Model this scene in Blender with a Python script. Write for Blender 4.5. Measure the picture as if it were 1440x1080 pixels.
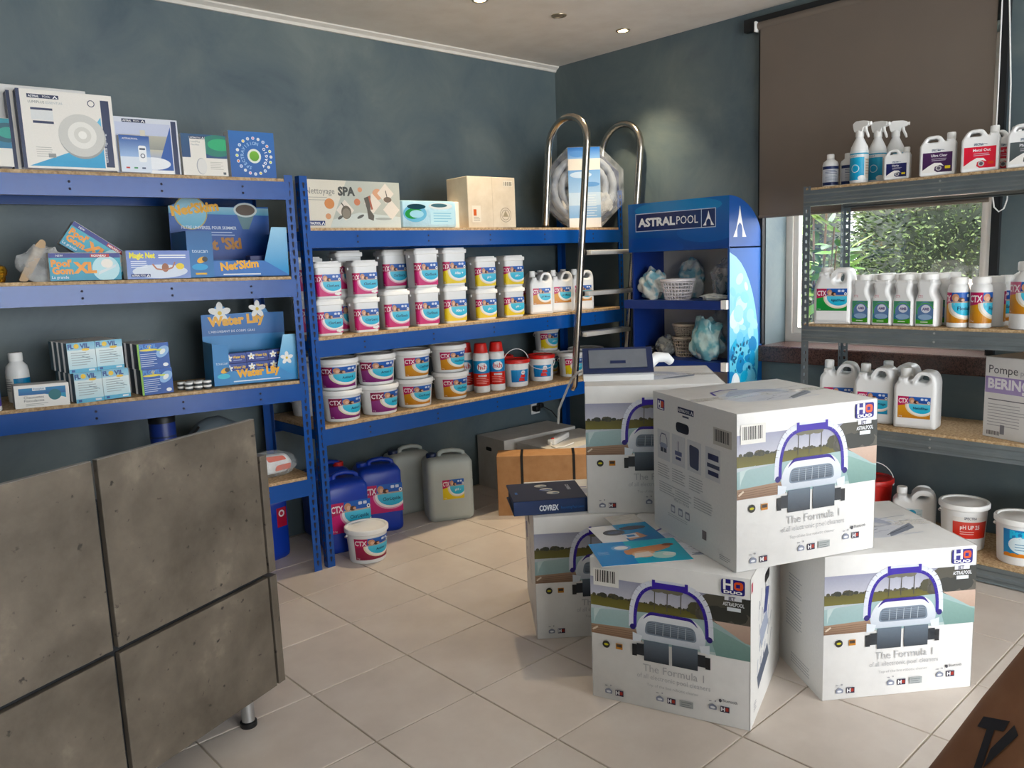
import bpy, bmesh, math, random
from math import sin, cos, pi, radians, sqrt, atan2
from mathutils import Vector, Matrix
from mathutils.geometry import tessellate_polygon
S = bpy.context.scene
COL = S.collection
for o in list(bpy.data.objects): bpy.data.objects.remove(o)
random.seed(7)

# ------------------------------------------------------------------ camera
yaw, pitch, roll = 0.741277, 0.149779, -0.0390354
fw = Vector((sin(yaw)*cos(pitch), cos(yaw)*cos(pitch), -sin(pitch)))
rt = Vector((cos(yaw), -sin(yaw), 0)); up = rt.cross(fw)
r2 = cos(roll)*rt + sin(roll)*up; u2 = -sin(roll)*rt + cos(roll)*up
cam = bpy.data.cameras.new('camera'); cam.sensor_width = 36; cam.lens = 1141.8/1440*36
cam.clip_start = .02
camo = bpy.data.objects.new('camera', cam); COL.objects.link(camo)
M = Matrix((r2, u2, -fw)).transposed().to_4x4(); M.translation = Vector((-1.638, -3.244, 1.465))
camo.matrix_world = M; S.camera = camo
S.view_settings.view_transform = 'Standard'; S.view_settings.look = 'None'
S.view_settings.exposure = 1.22; S.view_settings.gamma = 1; S.view_settings.use_curve_mapping = False

# ------------------------------------------------------------------ sky and daylight
W = bpy.data.worlds.new('sky'); S.world = W; W.use_nodes = True
bg = W.node_tree.nodes['Background']; bg.inputs[0].default_value = (.93, .97, 1, 1); bg.inputs[1].default_value = 4.4
sun = bpy.data.lights.new('sun', 'SUN'); sun.energy = 3.5; sun.angle = radians(1.5); sun.color = (1, .95, .86)
so = bpy.data.objects.new('sun', sun); COL.objects.link(so)
so.rotation_euler = Vector((.62, -.25, -1.1)).to_track_quat('-Z', 'Y').to_euler()   # sun comes from over the roof and falls on the garden only
def portal(loc, rot, sx, sy):
    l = bpy.data.lights.new('portal', 'AREA'); l.shape = 'RECTANGLE'; l.size = sx; l.size_y = sy; l.cycles.is_portal = True
    o = bpy.data.objects.new('portal', l); COL.objects.link(o); o.location = loc; o.rotation_euler = rot
WX, WY, H = 2.607, .83, 2.776          # inner faces of the right wall, the back wall; ceiling height
RX0, RY0 = -2.8, -6.8                  # left wall, front wall
portal((WX+.31, -1.36, 1.69), (0, radians(90), 0), 1.55, 1.2)
portal((.05, RY0-.16, 1.3), (radians(90), 0, 0), 5.0, 2.5)

# ------------------------------------------------------------------ colours and materials
def lin(c):
    if isinstance(c, str):
        c = c.lstrip('#'); c = tuple(int(c[i:i+2], 16)/255 for i in (0, 2, 4))
    return tuple((x/12.92 if x <= .04045 else ((x+.055)/1.055)**2.4) for x in c[:3])
MATS = {}
def nodes(name):
    m = bpy.data.materials.new(name); m.use_nodes = True
    return m, m.node_tree.nodes, m.node_tree.links, m.node_tree.nodes['Principled BSDF']
def mat(name, col, rough=.5, metal=0, var=.06, scale=30, bump=0, bscale=200, trans=0, spec=None, obj=False):
    """procedural paint / plastic / metal: colour with soft noise variation and optional fine relief"""
    if name in MATS: return MATS[name]
    m, N, L, b = nodes(name); c = lin(col)
    tc = N.new('ShaderNodeTexCoord'); nz = N.new('ShaderNodeTexNoise'); nz.inputs['Scale'].default_value = scale; nz.inputs['Detail'].default_value = 5
    L.new(tc.outputs['Object'], nz.inputs['Vector'])
    rp = N.new('ShaderNodeValToRGB'); L.new(nz.outputs['Fac'], rp.inputs[0])
    rp.color_ramp.elements[0].position = .3; rp.color_ramp.elements[1].position = .7
    rp.color_ramp.elements[0].color = tuple(x*(1-var) for x in c)+(1,); rp.color_ramp.elements[1].color = tuple(min(1, x*(1+var)) for x in c)+(1,)
    L.new(rp.outputs[0], b.inputs['Base Color'])
    b.inputs['Roughness'].default_value = rough; b.inputs['Metallic'].default_value = metal
    if spec is not None: b.inputs['Specular IOR Level'].default_value = spec
    if trans: b.inputs['Transmission Weight'].default_value = trans
    if bump:
        n2 = N.new('ShaderNodeTexNoise'); n2.inputs['Scale'].default_value = bscale; L.new(tc.outputs['Object'], n2.inputs['Vector'])
        bp = N.new('ShaderNodeBump'); bp.inputs['Strength'].default_value = bump; bp.inputs['Distance'].default_value = .01
        L.new(n2.outputs['Fac'], bp.inputs['Height']); L.new(bp.outputs[0], b.inputs['Normal'])
    MATS[name] = m; return m
def mixmat(name, cols, scale, detail=8, rough=.6, bump=.1, dist=.004, wscale=1, coord='Object', rand=0, dark=None, distort=0, roughvar=0):
    """cloudy multi-colour material (plaster, stone, tile, chipboard)"""
    m, N, L, b = nodes(name)
    tc = N.new('ShaderNodeTexCoord'); g = N.new('ShaderNodeNewGeometry')
    vec = g.outputs['Position'] if coord == 'World' else tc.outputs['Object']
    nz = N.new('ShaderNodeTexNoise'); nz.inputs['Scale'].default_value = scale; nz.inputs['Detail'].default_value = detail; nz.inputs['Roughness'].default_value = .62
    nz.inputs['Distortion'].default_value = distort
    L.new(vec, nz.inputs['Vector'])
    rp = N.new('ShaderNodeValToRGB'); L.new(nz.outputs['Fac'], rp.inputs[0]); e = rp.color_ramp.elements
    pos = [.28+.44*i/(len(cols)-1) for i in range(len(cols))]
    while len(e) < len(cols): e.new(.5)
    for i, c in enumerate(cols): e[i].position = pos[i]; e[i].color = lin(c)+(1,)
    out = rp.outputs[0]
    if dark:                                   # pits and specks with a shape of their own
        n3 = N.new('ShaderNodeTexNoise'); n3.inputs['Scale'].default_value = dark[1]; n3.inputs['Detail'].default_value = 4; L.new(vec, n3.inputs['Vector'])
        r3 = N.new('ShaderNodeValToRGB'); L.new(n3.outputs['Fac'], r3.inputs[0]); r3.color_ramp.elements[0].position = dark[2]; r3.color_ramp.elements[1].position = dark[2]+.06
        mx = N.new('ShaderNodeMix'); mx.data_type = 'RGBA'; L.new(r3.outputs[0], mx.inputs['Factor']); L.new(out, mx.inputs['A']); mx.inputs['B'].default_value = lin(dark[0])+(1,)
        out = mx.outputs['Result']
    if rand:
        oi = N.new('ShaderNodeObjectInfo'); mr = N.new('ShaderNodeMapRange'); L.new(oi.outputs['Random'], mr.inputs[0])
        mr.inputs[3].default_value = 1-rand; mr.inputs[4].default_value = 1+rand
        hs = N.new('ShaderNodeHueSaturation'); L.new(out, hs.inputs['Color']); L.new(mr.outputs[0], hs.inputs['Value']); out = hs.outputs[0]
    L.new(out, b.inputs['Base Color']); b.inputs['Roughness'].default_value = rough
    if roughvar:
        m2 = N.new('ShaderNodeMapRange'); L.new(nz.outputs['Fac'], m2.inputs[0]); m2.inputs[3].default_value = rough-roughvar; m2.inputs[4].default_value = rough+roughvar; L.new(m2.outputs[0], b.inputs['Roughness'])
    if bump:
        bp = N.new('ShaderNodeBump'); bp.inputs['Strength'].default_value = bump; bp.inputs['Distance'].default_value = dist
        L.new(nz.outputs['Fac'], bp.inputs['Height']); L.new(bp.outputs[0], b.inputs['Normal'])
    MATS[name] = m; return m
def printmat(name, rough):
    m, N, L, b = nodes(name); a = N.new('ShaderNodeAttribute'); a.attribute_name = 'ink'
    nz = N.new('ShaderNodeTexNoise'); nz.inputs['Scale'].default_value = 60
    hs = N.new('ShaderNodeHueSaturation'); hs.inputs['Saturation'].default_value = 1.15; L.new(a.outputs['Color'], hs.inputs['Color'])
    mr = N.new('ShaderNodeMapRange'); L.new(nz.outputs['Fac'], mr.inputs[0]); mr.inputs[3].default_value = .88; mr.inputs[4].default_value = .98; L.new(mr.outputs[0], hs.inputs['Value'])
    L.new(hs.outputs[0], b.inputs['Base Color']); b.inputs['Roughness'].default_value = rough
    MATS[name] = m; return m
INK = printmat('printed_ink', .42); GLOSSINK = printmat('glossy_printed_ink', .2)
wallm = mixmat('slate_blue_plaster', ['#465862', '#57676e', '#637174', '#727d7d'], 2.3, 11, .5, .2, .02, coord='World', distort=.5, roughvar=.12)
ceilm = mixmat('pale_ceiling_plaster', ['#e0d8ce', '#e8e1d8', '#eee8e0'], 5, 9, .7, .35, .01, coord='World')
tilem = mixmat('beige_floor_tile', ['#cbbfb4', '#d5c9be', '#ddd3c9'], 3.5, 8, .38, .03, .003, coord='World', rand=.05, roughvar=.1)
grout = mixmat('floor_grout', ['#8f8273', '#b5a998', '#d8cfc2'], 1.1, 3, .8, .05, coord='World')
stone = mixmat('grey_concrete_laminate', ['#403931', '#554d43', '#655c51', '#857b6c'], 3.8, 14, .45, .05, .003, dark=('#2d2823', 38, .655), distort=.12)
chip = mixmat('chipboard', ['#8a6b48', '#b3936a', '#c9ac84', '#dcc4a0'], 90, 4, .75, .2, .002, dark=('#6d4f31', 140, .66))
granite = mixmat('brown_granite', ['#2c1d1a', '#4a322c', '#6a4a41', '#3a2824'], 130, 3, .25, .02, .001, dark=('#191312', 170, .6))
card = mixmat('brown_cardboard', ['#a97a4c', '#b48557', '#bd9063'], 14, 5, .75, .05, .001)
beigecard = mixmat('beige_cardboard', ['#c9b9a2', '#d3c4ae', '#dacdb9'], 10, 5, .75, .05, .001)
whitecard = mixmat('white_coated_card', ['#d9d8d6', '#e0dfdd', '#e5e4e2'], 9, 5, .5, .04, .001)
greycard = mixmat('greyed_white_card', ['#cfccc5', '#d9d6d0', '#e2dfda'], 9, 5, .6, .04, .001)
kraft = mixmat('kraft_paper', ['#7c5236', '#8b5f41', '#97694a'], 5, 6, .7, .3, .01)
bluep = mat('blue_rack_paint', '#0a4c9c', .27, 0, .05, 6, .03, 300)
galv = mixmat('galvanised_steel', ['#7b858b', '#828c91', '#899398'], 6, 2, .42, .04, .001); galv.node_tree.nodes['Principled BSDF'].inputs['Metallic'].default_value = .75
steel = mat('brushed_stainless', '#b9b1a6', .2, 1, .05, 8)
white = mat('white_plastic', '#e9eaea', .38, 0, .02, 12)
capw = mat('white_cap_plastic', '#f2f2f0', .45, 0, .02, 40)
redp = mat('red_plastic', '#d3231c', .4, 0, .05, 12)
bluecan = mat('blue_jerrycan_plastic', '#0f3aa8', .33, 0, .06, 8)
greycan = mat('translucent_grey_plastic', '#b4bbb6', .4, 0, .05, 6)
navy = mat('navy_plastic', '#15264f', .35, 0, .05, 20)
black = mat('black_plastic', '#101113', .45, 0, .1, 30)
darkhole = mat('dark_slot', '#081430', .7, 0, .1, 40)
blackm = mat('matte_black_trim', '#15181b', .6, 0, .1, 20)
blindm = mat('taupe_blind_fabric', '#82766b', .85, 0, .05, 3, .15, 900)
def backlit(m, fac, col):
    N, L = m.node_tree.nodes, m.node_tree.links; b = N['Principled BSDF']; t = N.new('ShaderNodeBsdfTranslucent'); t.inputs[0].default_value = lin(col)+(1,)
    mx = N.new('ShaderNodeMixShader'); mx.inputs[0].default_value = fac; L.new(b.outputs[0], mx.inputs[1]); L.new(t.outputs[0], mx.inputs[2]); L.new(mx.outputs[0], N['Material Output'].inputs[0])
backlit(blindm, .2, '#82766b')
frame_m = mat('window_frame_pvc', '#f6f0ea', .35, 0, .03, 20)
revealm = mat('pale_blue_reveal', '#b6c8d6', .6, 0, .05, 8)
tapem = mat('clear_packing_tape', '#e3ded4', .2, 0, .03, 30)
strapm = mat('black_strap', '#17181a', .4, 0, .1, 50)
alu = mat('brushed_aluminium', '#c3c6c8', .28, .9, .05, 30)
def glass(name='window_glass', fac=.08, col=(1, 1, 1, 1)):
    m, N, L, b = nodes(name); N.remove(b); o = N['Material Output']
    t = N.new('ShaderNodeBsdfTransparent'); t.inputs[0].default_value = col; g = N.new('ShaderNodeBsdfGlossy'); g.inputs['Roughness'].default_value = .02
    mx = N.new('ShaderNodeMixShader'); mx.inputs[0].default_value = fac; L.new(t.outputs[0], mx.inputs[1]); L.new(g.outputs[0], mx.inputs[2]); L.new(mx.outputs[0], o.inputs[0])
    return m
glassm = glass()
def film(name, col, alpha, rough=.25, col2=None):
    m, N, L, b = nodes(name); nz = N.new('ShaderNodeTexNoise'); nz.inputs['Scale'].default_value = 18; nz.inputs['Detail'].default_value = 6
    tc = N.new('ShaderNodeTexCoord'); L.new(tc.outputs['Object'], nz.inputs['Vector'])
    mr = N.new('ShaderNodeMapRange'); L.new(nz.outputs['Fac'], mr.inputs[0]); mr.inputs[1].default_value = .3; mr.inputs[2].default_value = .7; mr.inputs[3].default_value = max(0, alpha-.25); mr.inputs[4].default_value = min(1, alpha+.25)
    L.new(mr.outputs[0], b.inputs['Alpha']); b.inputs['Base Color'].default_value = lin(col)+(1,); b.inputs['Roughness'].default_value = rough
    if col2:
        n2 = N.new('ShaderNodeTexNoise'); n2.inputs['Scale'].default_value = 14; L.new(tc.outputs['Object'], n2.inputs['Vector']); rp = N.new('ShaderNodeValToRGB'); L.new(n2.outputs['Fac'], rp.inputs[0])
        rp.color_ramp.elements[0].position = .46; rp.color_ramp.elements[1].position = .56; rp.color_ramp.elements[0].color = lin(col)+(1,); rp.color_ramp.elements[1].color = lin(col2)+(1,); L.new(rp.outputs[0], b.inputs['Base Color'])
    return m
clearfilm = film('clear_plastic_film', '#e8eaea', .35); mixfilm = film('white_and_aqua_film', '#e4e6df', .8, .25, '#7fb9c8'); greyfilm = film('smoky_plastic_film', '#8d8f8c', .6); aquafilm = film('aqua_plastic_film', '#6fb6c4', .85, .25, '#bfe0e0'); whitefilm = film('milky_plastic_film', '#dfe2dc', .75)

# ------------------------------------------------------------------ mesh helpers
class G:
    """collects geometry for ONE mesh"""
    def __init__(s): s.v = []; s.f = []
    def add(s, v, f):
        n = len(s.v); s.v += [tuple(p) for p in v]; s.f += [tuple(i+n for i in q) for q in f]; return s
    def box(s, x0, y0, z0, x1, y1, z1):
        return s.add([(x0,y0,z0),(x1,y0,z0),(x1,y1,z0),(x0,y1,z0),(x0,y0,z1),(x1,y0,z1),(x1,y1,z1),(x0,y1,z1)],
                     [(3,2,1,0),(4,5,6,7),(0,1,5,4),(1,2,6,5),(2,3,7,6),(3,0,4,7)])
    def rings(s, R, cap0=True, cap1=True, closed=False):
        n = len(R[0]); V = [p for r in R for p in r]; F = []
        for k in range(len(R)-1+(1 if closed else 0)):
            a, b = k*n, ((k+1) % len(R))*n
            for i in range(n): j = (i+1) % n; F.append((a+i, a+j, b+j, b+i))
        if not closed:
            if cap0: F.append(tuple(range(n-1, -1, -1)))
            if cap1: F.append(tuple((len(R)-1)*n+i for i in range(n)))
        return s.add(V, F)
    def lathe(s, prof, n=24, c=(0, 0, 0), cap0=True, cap1=True):
        return s.rings([[(c[0]+r*cos(2*pi*i/n), c[1]+r*sin(2*pi*i/n), c[2]+z) for i in range(n)] for r, z in prof], cap0, cap1)
    def tube(s, pts, r, n=8, closed=False):
        P = [Vector(p) for p in pts]; R = []; m = len(P); prev = None
        for k in range(m):
            if closed: t = P[(k+1) % m]-P[k-1]
            else: t = P[min(k+1, m-1)]-P[max(k-1, 0)]
            t.normalize()
            if prev is None: a = t.orthogonal().normalized()
            else: a = (prev - t*prev.dot(t)).normalized()
            prev = a; b = t.cross(a); rr = r[k] if isinstance(r, (list, tuple)) else r
            R.append([tuple(P[k]+a*rr*cos(2*pi*i/n)+b*rr*sin(2*pi*i/n)) for i in range(n)])
        return s.rings(R, closed=closed)
    def prism(s, poly, z0, z1, axis='Z'):
        def m(p, z): return {'Z': (p[0], p[1], z), 'Y': (p[0], z, p[1]), 'X': (z, p[0], p[1])}[axis]
        n = len(poly); V = [m(p, z0) for p in poly]+[m(p, z1) for p in poly]
        tri = tessellate_polygon([[Vector((p[0], p[1], 0)) for p in poly]])
        F = [tuple(t) for t in tri]+[tuple(n+i for i in reversed(t)) for t in tri]
        F += [(i, (i+1) % n, n+(i+1) % n, n+i) for i in range(n)]
        return s.add(V, F)
    def xf(s, M): s.v = [tuple(M @ Vector(p)) for p in s.v]; return s
    def mesh(s, name='mesh', smooth=40):
        me = bpy.data.meshes.new(name); me.from_pydata(s.v, [], s.f)
        bm = bmesh.new(); bm.from_mesh(me); bmesh.ops.recalc_face_normals(bm, faces=bm.faces); bm.to_mesh(me); bm.free()
        if smooth:
            me.polygons.foreach_set('use_smooth', [True]*len(me.polygons)); me.set_sharp_from_angle(angle=radians(smooth))
        return me
def rring(w, d, r, z, n=4, cx=0, cy=0):
    P = []
    for sx, sy, a0 in ((1, 1, 0), (-1, 1, 90), (-1, -1, 180), (1, -1, 270)):
        for k in range(n+1):
            a = radians(a0+90*k/n); P.append((cx+sx*(w/2-r)+r*cos(a), cy+sy*(d/2-r)+r*sin(a), z))
    return P
def rbox(w, d, h, r=.003, seg=1):
    """bevelled box, base at z = 0"""
    bm = bmesh.new(); bmesh.ops.create_cube(bm, size=1)
    for v in bm.verts: v.co = Vector((v.co.x*w, v.co.y*d, (v.co.z+.5)*h))
    bmesh.ops.bevel(bm, geom=bm.edges[:], offset=r, segments=seg, profile=.5, affect='EDGES')
    g = G(); bm.verts.index_update(); g.add([v.co[:] for v in bm.verts], [[v.index for v in f.verts] for f in bm.faces]); bm.free(); return g
def roundpoly(pts, n=4):
    """[(x, y, radius)] -> polygon with rounded corners"""
    out = []; m = len(pts)
    for i in range(m):
        p = Vector(pts[i][:2]); r = pts[i][2] if len(pts[i]) > 2 else 0
        if r <= 0: out.append(tuple(p)); continue
        a = Vector(pts[i-1][:2])-p; b = Vector(pts[(i+1) % m][:2])-p
        k = min(r, a.length*.48, b.length*.48); A = p+a.normalized()*k; B = p+b.normalized()*k
        for j in range(n+1):
            t = j/n; out.append(tuple(A*(1-t)**2+p*2*t*(1-t)+B*t*t))
    return out
def outline(polys, depth, bevel, name='outline', res=2):
    """closed 2D outlines in XZ (first outer, rest holes) made solid along Y with rounded rims"""
    cu = bpy.data.curves.new(name, 'CURVE'); cu.dimensions = '2D'; cu.fill_mode = 'BOTH'
    for P in polys:
        sp = cu.splines.new('POLY'); sp.points.add(len(P)-1); sp.use_cyclic_u = True
        for q, p in zip(sp.points, P): q.co = (p[0], p[1], 0, 1)
    cu.extrude = max(depth/2-bevel, 1e-4); cu.bevel_depth = bevel; cu.bevel_resolution = res; cu.offset = -bevel
    ob = bpy.data.objects.new(name, cu); me = bpy.data.meshes.new_from_object(ob)
    me.transform(Matrix.Rotation(pi/2, 4, 'X')); bpy.data.objects.remove(ob); bpy.data.curves.remove(cu)
    me.polygons.foreach_set('use_smooth', [True]*len(me.polygons)); me.set_sharp_from_angle(angle=radians(50))
    me.materials.clear(); return me
# ---- objects
def obj(name, geo, m, parent=None, loc=None, rot=None, label=None, smooth=40):
    me = geo.mesh(name, smooth) if isinstance(geo, G) else geo
    if m is not None and not me.materials: me.materials.append(m)
    o = bpy.data.objects.new(name, me); COL.objects.link(o)
    if parent: o.parent = parent
    if loc: o.location = loc
    if rot: o.rotation_euler = rot
    if label: o['label'] = label
    return o
def tag(o, label, cat, group=None):
    o['label'] = label; o['category'] = cat
    if group: o['group'] = group
    return o
def thing(name, label, cat, loc=(0, 0, 0), rz=0, group=None, rx=0, ry=0):
    o = bpy.data.objects.new(name, None); COL.objects.link(o); o.empty_display_size = .05
    o.location = loc; o.rotation_euler = (radians(rx), radians(ry), radians(rz)); return tag(o, label, cat, group)
def struct(name, geo, m, smooth=0):
    o = obj(name, geo, m, smooth=smooth); o['kind'] = 'structure'; return o
def dup(src, label, loc, rz=None, group=None):
    r = src.copy(); COL.objects.link(r); r.location = loc; r['label'] = label
    if rz is not None: r.rotation_euler = (0, 0, radians(rz))
    if group: r['group'] = group
    for ch in list(src.children):
        c = ch.copy(); COL.objects.link(c); c.parent = r
        for g in list(ch.children):
            d = g.copy(); COL.objects.link(d); d.parent = c
    return r

# ------------------------------------------------------------------ flat print (labels, lettering) as ink on the surface
TXT = {}
def glyphs(s, bold=0):
    k = (s, bold)
    if k not in TXT:
        cu = bpy.data.curves.new('t', 'FONT'); cu.body = s; cu.resolution_u = 2; cu.offset = bold; cu.fill_mode = 'FRONT'
        ob = bpy.data.objects.new('t', cu); me = bpy.data.meshes.new_from_object(ob)
        V = [(v.co.x, v.co.y) for v in me.vertices]; F = [tuple(p.vertices) for p in me.polygons]
        bpy.data.objects.remove(ob); bpy.data.curves.remove(cu); bpy.data.meshes.remove(me)
        if V:
            x0 = min(p[0] for p in V); x1 = max(p[0] for p in V); y1 = .72; V = [((x-x0)/y1, y/y1) for x, y in V]; w = (x1-x0)/y1
        else: w = 0
        TXT[k] = (V, F, w)
    return TXT[k]
class Pr:
    """print: coloured flat shapes in (u, v) metres; l = layer"""
    def __init__(s, w, h): s.w = w; s.h = h; s.P = []; s.T = []; s.l = 0
    def up(s): s.l += 1; return s
    def poly(s, pts, c, c2=None, convex=True):
        c = lin(c); c2 = lin(c2) if c2 else c; ys = [p[1] for p in pts]; a, b = min(ys), max(ys)
        s.P.append((pts, [tuple(c[i]+(c2[i]-c[i])*((p[1]-a)/(b-a+1e-9)) for i in range(3)) for p in pts], s.l, convex)); return s
    def rect(s, x0, y0, x1, y1, c, c2=None): return s.poly([(x0, y0), (x1, y0), (x1, y1), (x0, y1)], c, c2)
    def bg(s, c, c2=None): return s.rect(0, 0, s.w, s.h, c, c2)
    def rrect(s, x0, y0, x1, y1, r, c): return s.poly(roundpoly([(x0, y0, r), (x1, y0, r), (x1, y1, r), (x0, y1, r)], 3), c)
    def ell(s, cx, cy, rx, ry, c, n=24, clip=True, rot=0, c2=None, lim=None):
        P = []; x0, y0, x1, y1 = lim or (0, 0, s.w, s.h)
        for i in range(n):
            a = 2*pi*i/n; x, y = rx*cos(a), ry*sin(a); x, y = cx+x*cos(rot)-y*sin(rot), cy+x*sin(rot)+y*cos(rot)
            if clip: x = min(max(x, x0), x1); y = min(max(y, y0), y1)
            P.append((x, y))
        return s.poly(P, c, c2)
    def ring(s, cx, cy, r0, r1, c, a0=0, a1=360, n=20, sy=1):
        for i in range(n):
            a, b = radians(a0+(a1-a0)*i/n), radians(a0+(a1-a0)*(i+1)/n)
            s.poly([(cx+r0*cos(a), cy+sy*r0*sin(a)), (cx+r1*cos(a), cy+sy*r1*sin(a)), (cx+r1*cos(b), cy+sy*r1*sin(b)), (cx+r0*cos(b), cy+sy*r0*sin(b))], c)
        return s
    def line(s, pts, t, c):
        for (x0, y0), (x1, y1) in zip(pts, pts[1:]):
            d = sqrt((x1-x0)**2+(y1-y0)**2) or 1e-6; nx, ny = -(y1-y0)/d*t/2, (x1-x0)/d*t/2
            s.poly([(x0-nx, y0-ny), (x1-nx, y1-ny), (x1+nx, y1+ny), (x0+nx, y0+ny)], c)
        return s
    def text(s, t, x, y, h, c, al='L', mw=None, rot=0, bold=0, sx=1, fit=None):
        V, F, w = glyphs(t, bold)
        if not V: return s
        k = h*sx
        if mw and w*k > mw: k = mw/w
        if fit: k = fit/w
        ox = {'L': 0, 'C': -w*k/2, 'R': -w*k}[al]; c = lin(c); cr, sr = cos(rot), sin(rot)
        s.T.append(([(x+(p[0]*k+ox)*cr-p[1]*h*sr, y+(p[0]*k+ox)*sr+p[1]*h*cr) for p in V], F, c, s.l)); return s
    def lines(s, x0, x1, y, n, dy, t, c):
        for i in range(n): s.rect(x0, y-i*dy, x1-(x1-x0)*random.choice((0, .05, .2)), y-i*dy+t, c)
        return s
    def barcode(s, x0, y0, x1, y1, bgc='#f4f4f2'):
        s.rect(x0, y0, x1, y1, bgc).up(); w = x1-x0; x = x0+w*.08; rr = random.Random(3)
        while x < x1-w*.1:
            t = w*rr.choice((.02, .03, .05)); s.rect(x, y0+(y1-y0)*.22, x+t, y1-(y1-y0)*.1, '#141414'); x += t+w*rr.choice((.02, .03, .04))
        return s
    def mesh(s, mp, du=None, name='print', m=None):
        V = []; F = []; C = []; ix = 0
        for pts, cs, l, convex in s.P:
            ix += 1; l = l*.5+ix*.02
            pieces = [list(zip(pts, cs))]
            if du:                                  # cut into strips so that it can wrap around
                x0 = min(p[0] for p in pts); x1 = max(p[0] for p in pts)
                k0, k1 = math.floor(x0/du), math.ceil(x1/du)
                if k1-k0 > 1:
                    pieces = []
                    for k in range(k0, k1):
                        q = list(zip(pts, cs))
                        for lim, sg in ((k*du, 1), ((k+1)*du, -1)):
                            o = []
                            for i in range(len(q)):
                                (a, ca), (b, cb) = q[i-1], q[i]; da, db = sg*(a[0]-lim), sg*(b[0]-lim)
                                if (da >= 0) != (db >= 0):
                                    t = da/(da-db); o.append(((lim, a[1]+(b[1]-a[1])*t), tuple(ca[j]+(cb[j]-ca[j])*t for j in range(3))))
                                if db >= 0: o.append((b, cb))
                            q = o
                            if not q: break
                        if len(q) > 2: pieces.append(q)
            for q in pieces:
                n = len(V); V += [mp(p[0], p[1], l) for p, c in q]; C += [c for p, c in q]
                if convex or du: F.append(tuple(range(n, n+len(q))))
                else: F += [tuple(n+i for i in t) for t in tessellate_polygon([[Vector((p[0], p[1], 0)) for p, c in q]])]
        for pts, f, c, l in s.T:
            ix += 1; l = l*.5+ix*.02; n = len(V); V += [mp(p[0], p[1], l) for p in pts]; C += [c]*len(pts); F += [tuple(n+i for i in q) for q in f]
        me = bpy.data.meshes.new(name); me.from_pydata(V, [], F); at = me.color_attributes.new('ink', 'FLOAT_COLOR', 'POINT')
        at.data.foreach_set('color', [x for c in C for x in (c[0], c[1], c[2], 1)]); me.materials.append(m or INK); return me
EPS, LST = .0004, .00025
def face(w, d, h, side='front', ox=0, oz=0):
    def f(u, v, l):
        e = EPS+l*LST; u += ox; v += oz
        if side == 'front': return (u-w/2, -d/2-e, v)
        if side == 'left': return (-w/2-e, d/2-u, v)
        if side == 'right': return (w/2+e, -d/2+u, v)
        return (u-w/2, -d/2+v, h+e)
    return f
def wrap(R0, R1, h, uw, z0=0):
    """label around a (tapering) round body, its middle facing -Y"""
    def f(u, v, l):
        r = R0+(R1-R0)*((v+z0)/h)+EPS*1.5+l*LST; a = -pi/2+(u-uw/2)/((R0+R1)/2); return (r*cos(a), r*sin(a), v+z0)
    return f
# ------------------------------------------------------------------ the room
fl = struct('floor', G().box(RX0-.2, RY0-.2, -.12, WX+.2, WY+.2, -.004), grout)
TM = {}
def tilemesh(w, d):
    k = (round(w, 3), round(d, 3))
    if k not in TM:
        bm = bmesh.new(); bmesh.ops.create_cube(bm, size=1)
        for v in bm.verts: v.co = Vector((v.co.x*w, v.co.y*d, v.co.z*.012-.006))
        bmesh.ops.bevel(bm, geom=[e for e in bm.edges if all(v.co.z > -.005 for v in e.verts)], offset=.0016, segments=1, affect='EDGES')
        me = bpy.data.meshes.new('tile'); bm.to_mesh(me); bm.free(); me.materials.append(tilem); TM[k] = me
    return TM[k]
gp = .0028
for i in range(-7, 7):
    for j in range(-17, 3):
        x0, x1 = max(i*.4+gp, RX0), min((i+1)*.4-gp, WX); y0, y1 = max(j*.4+gp, RY0), min((j+1)*.4-gp, WY)
        if x1-x0 < .03 or y1-y0 < .03: continue
        o = obj('tile', tilemesh(x1-x0, y1-y0), None, fl, ((x0+x1)/2, (y0+y1)/2, 0))
struct('wall_back', G().box(RX0-.2, WY, -.1, WX+.3, WY+.2, H+.1), wallm)
struct('wall_left', G().box(RX0-.2, RY0, -.1, RX0, WY, H+.1), wallm)
# right wall with the window opening
OY0, OY1, OZ0, OZ1, WT = -1.95, -.79, .93, 2.45, .3
g = G().box(WX, OY1, -.1, WX+WT, WY, H+.1).box(WX, RY0, -.1, WX+WT, OY0, H+.1).box(WX, OY0, -.1, WX+WT, OY1, OZ0-.09).box(WX, OY0, OZ1, WX+WT, OY1, H+.1)
struct('wall_right', g, wallm)
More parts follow.
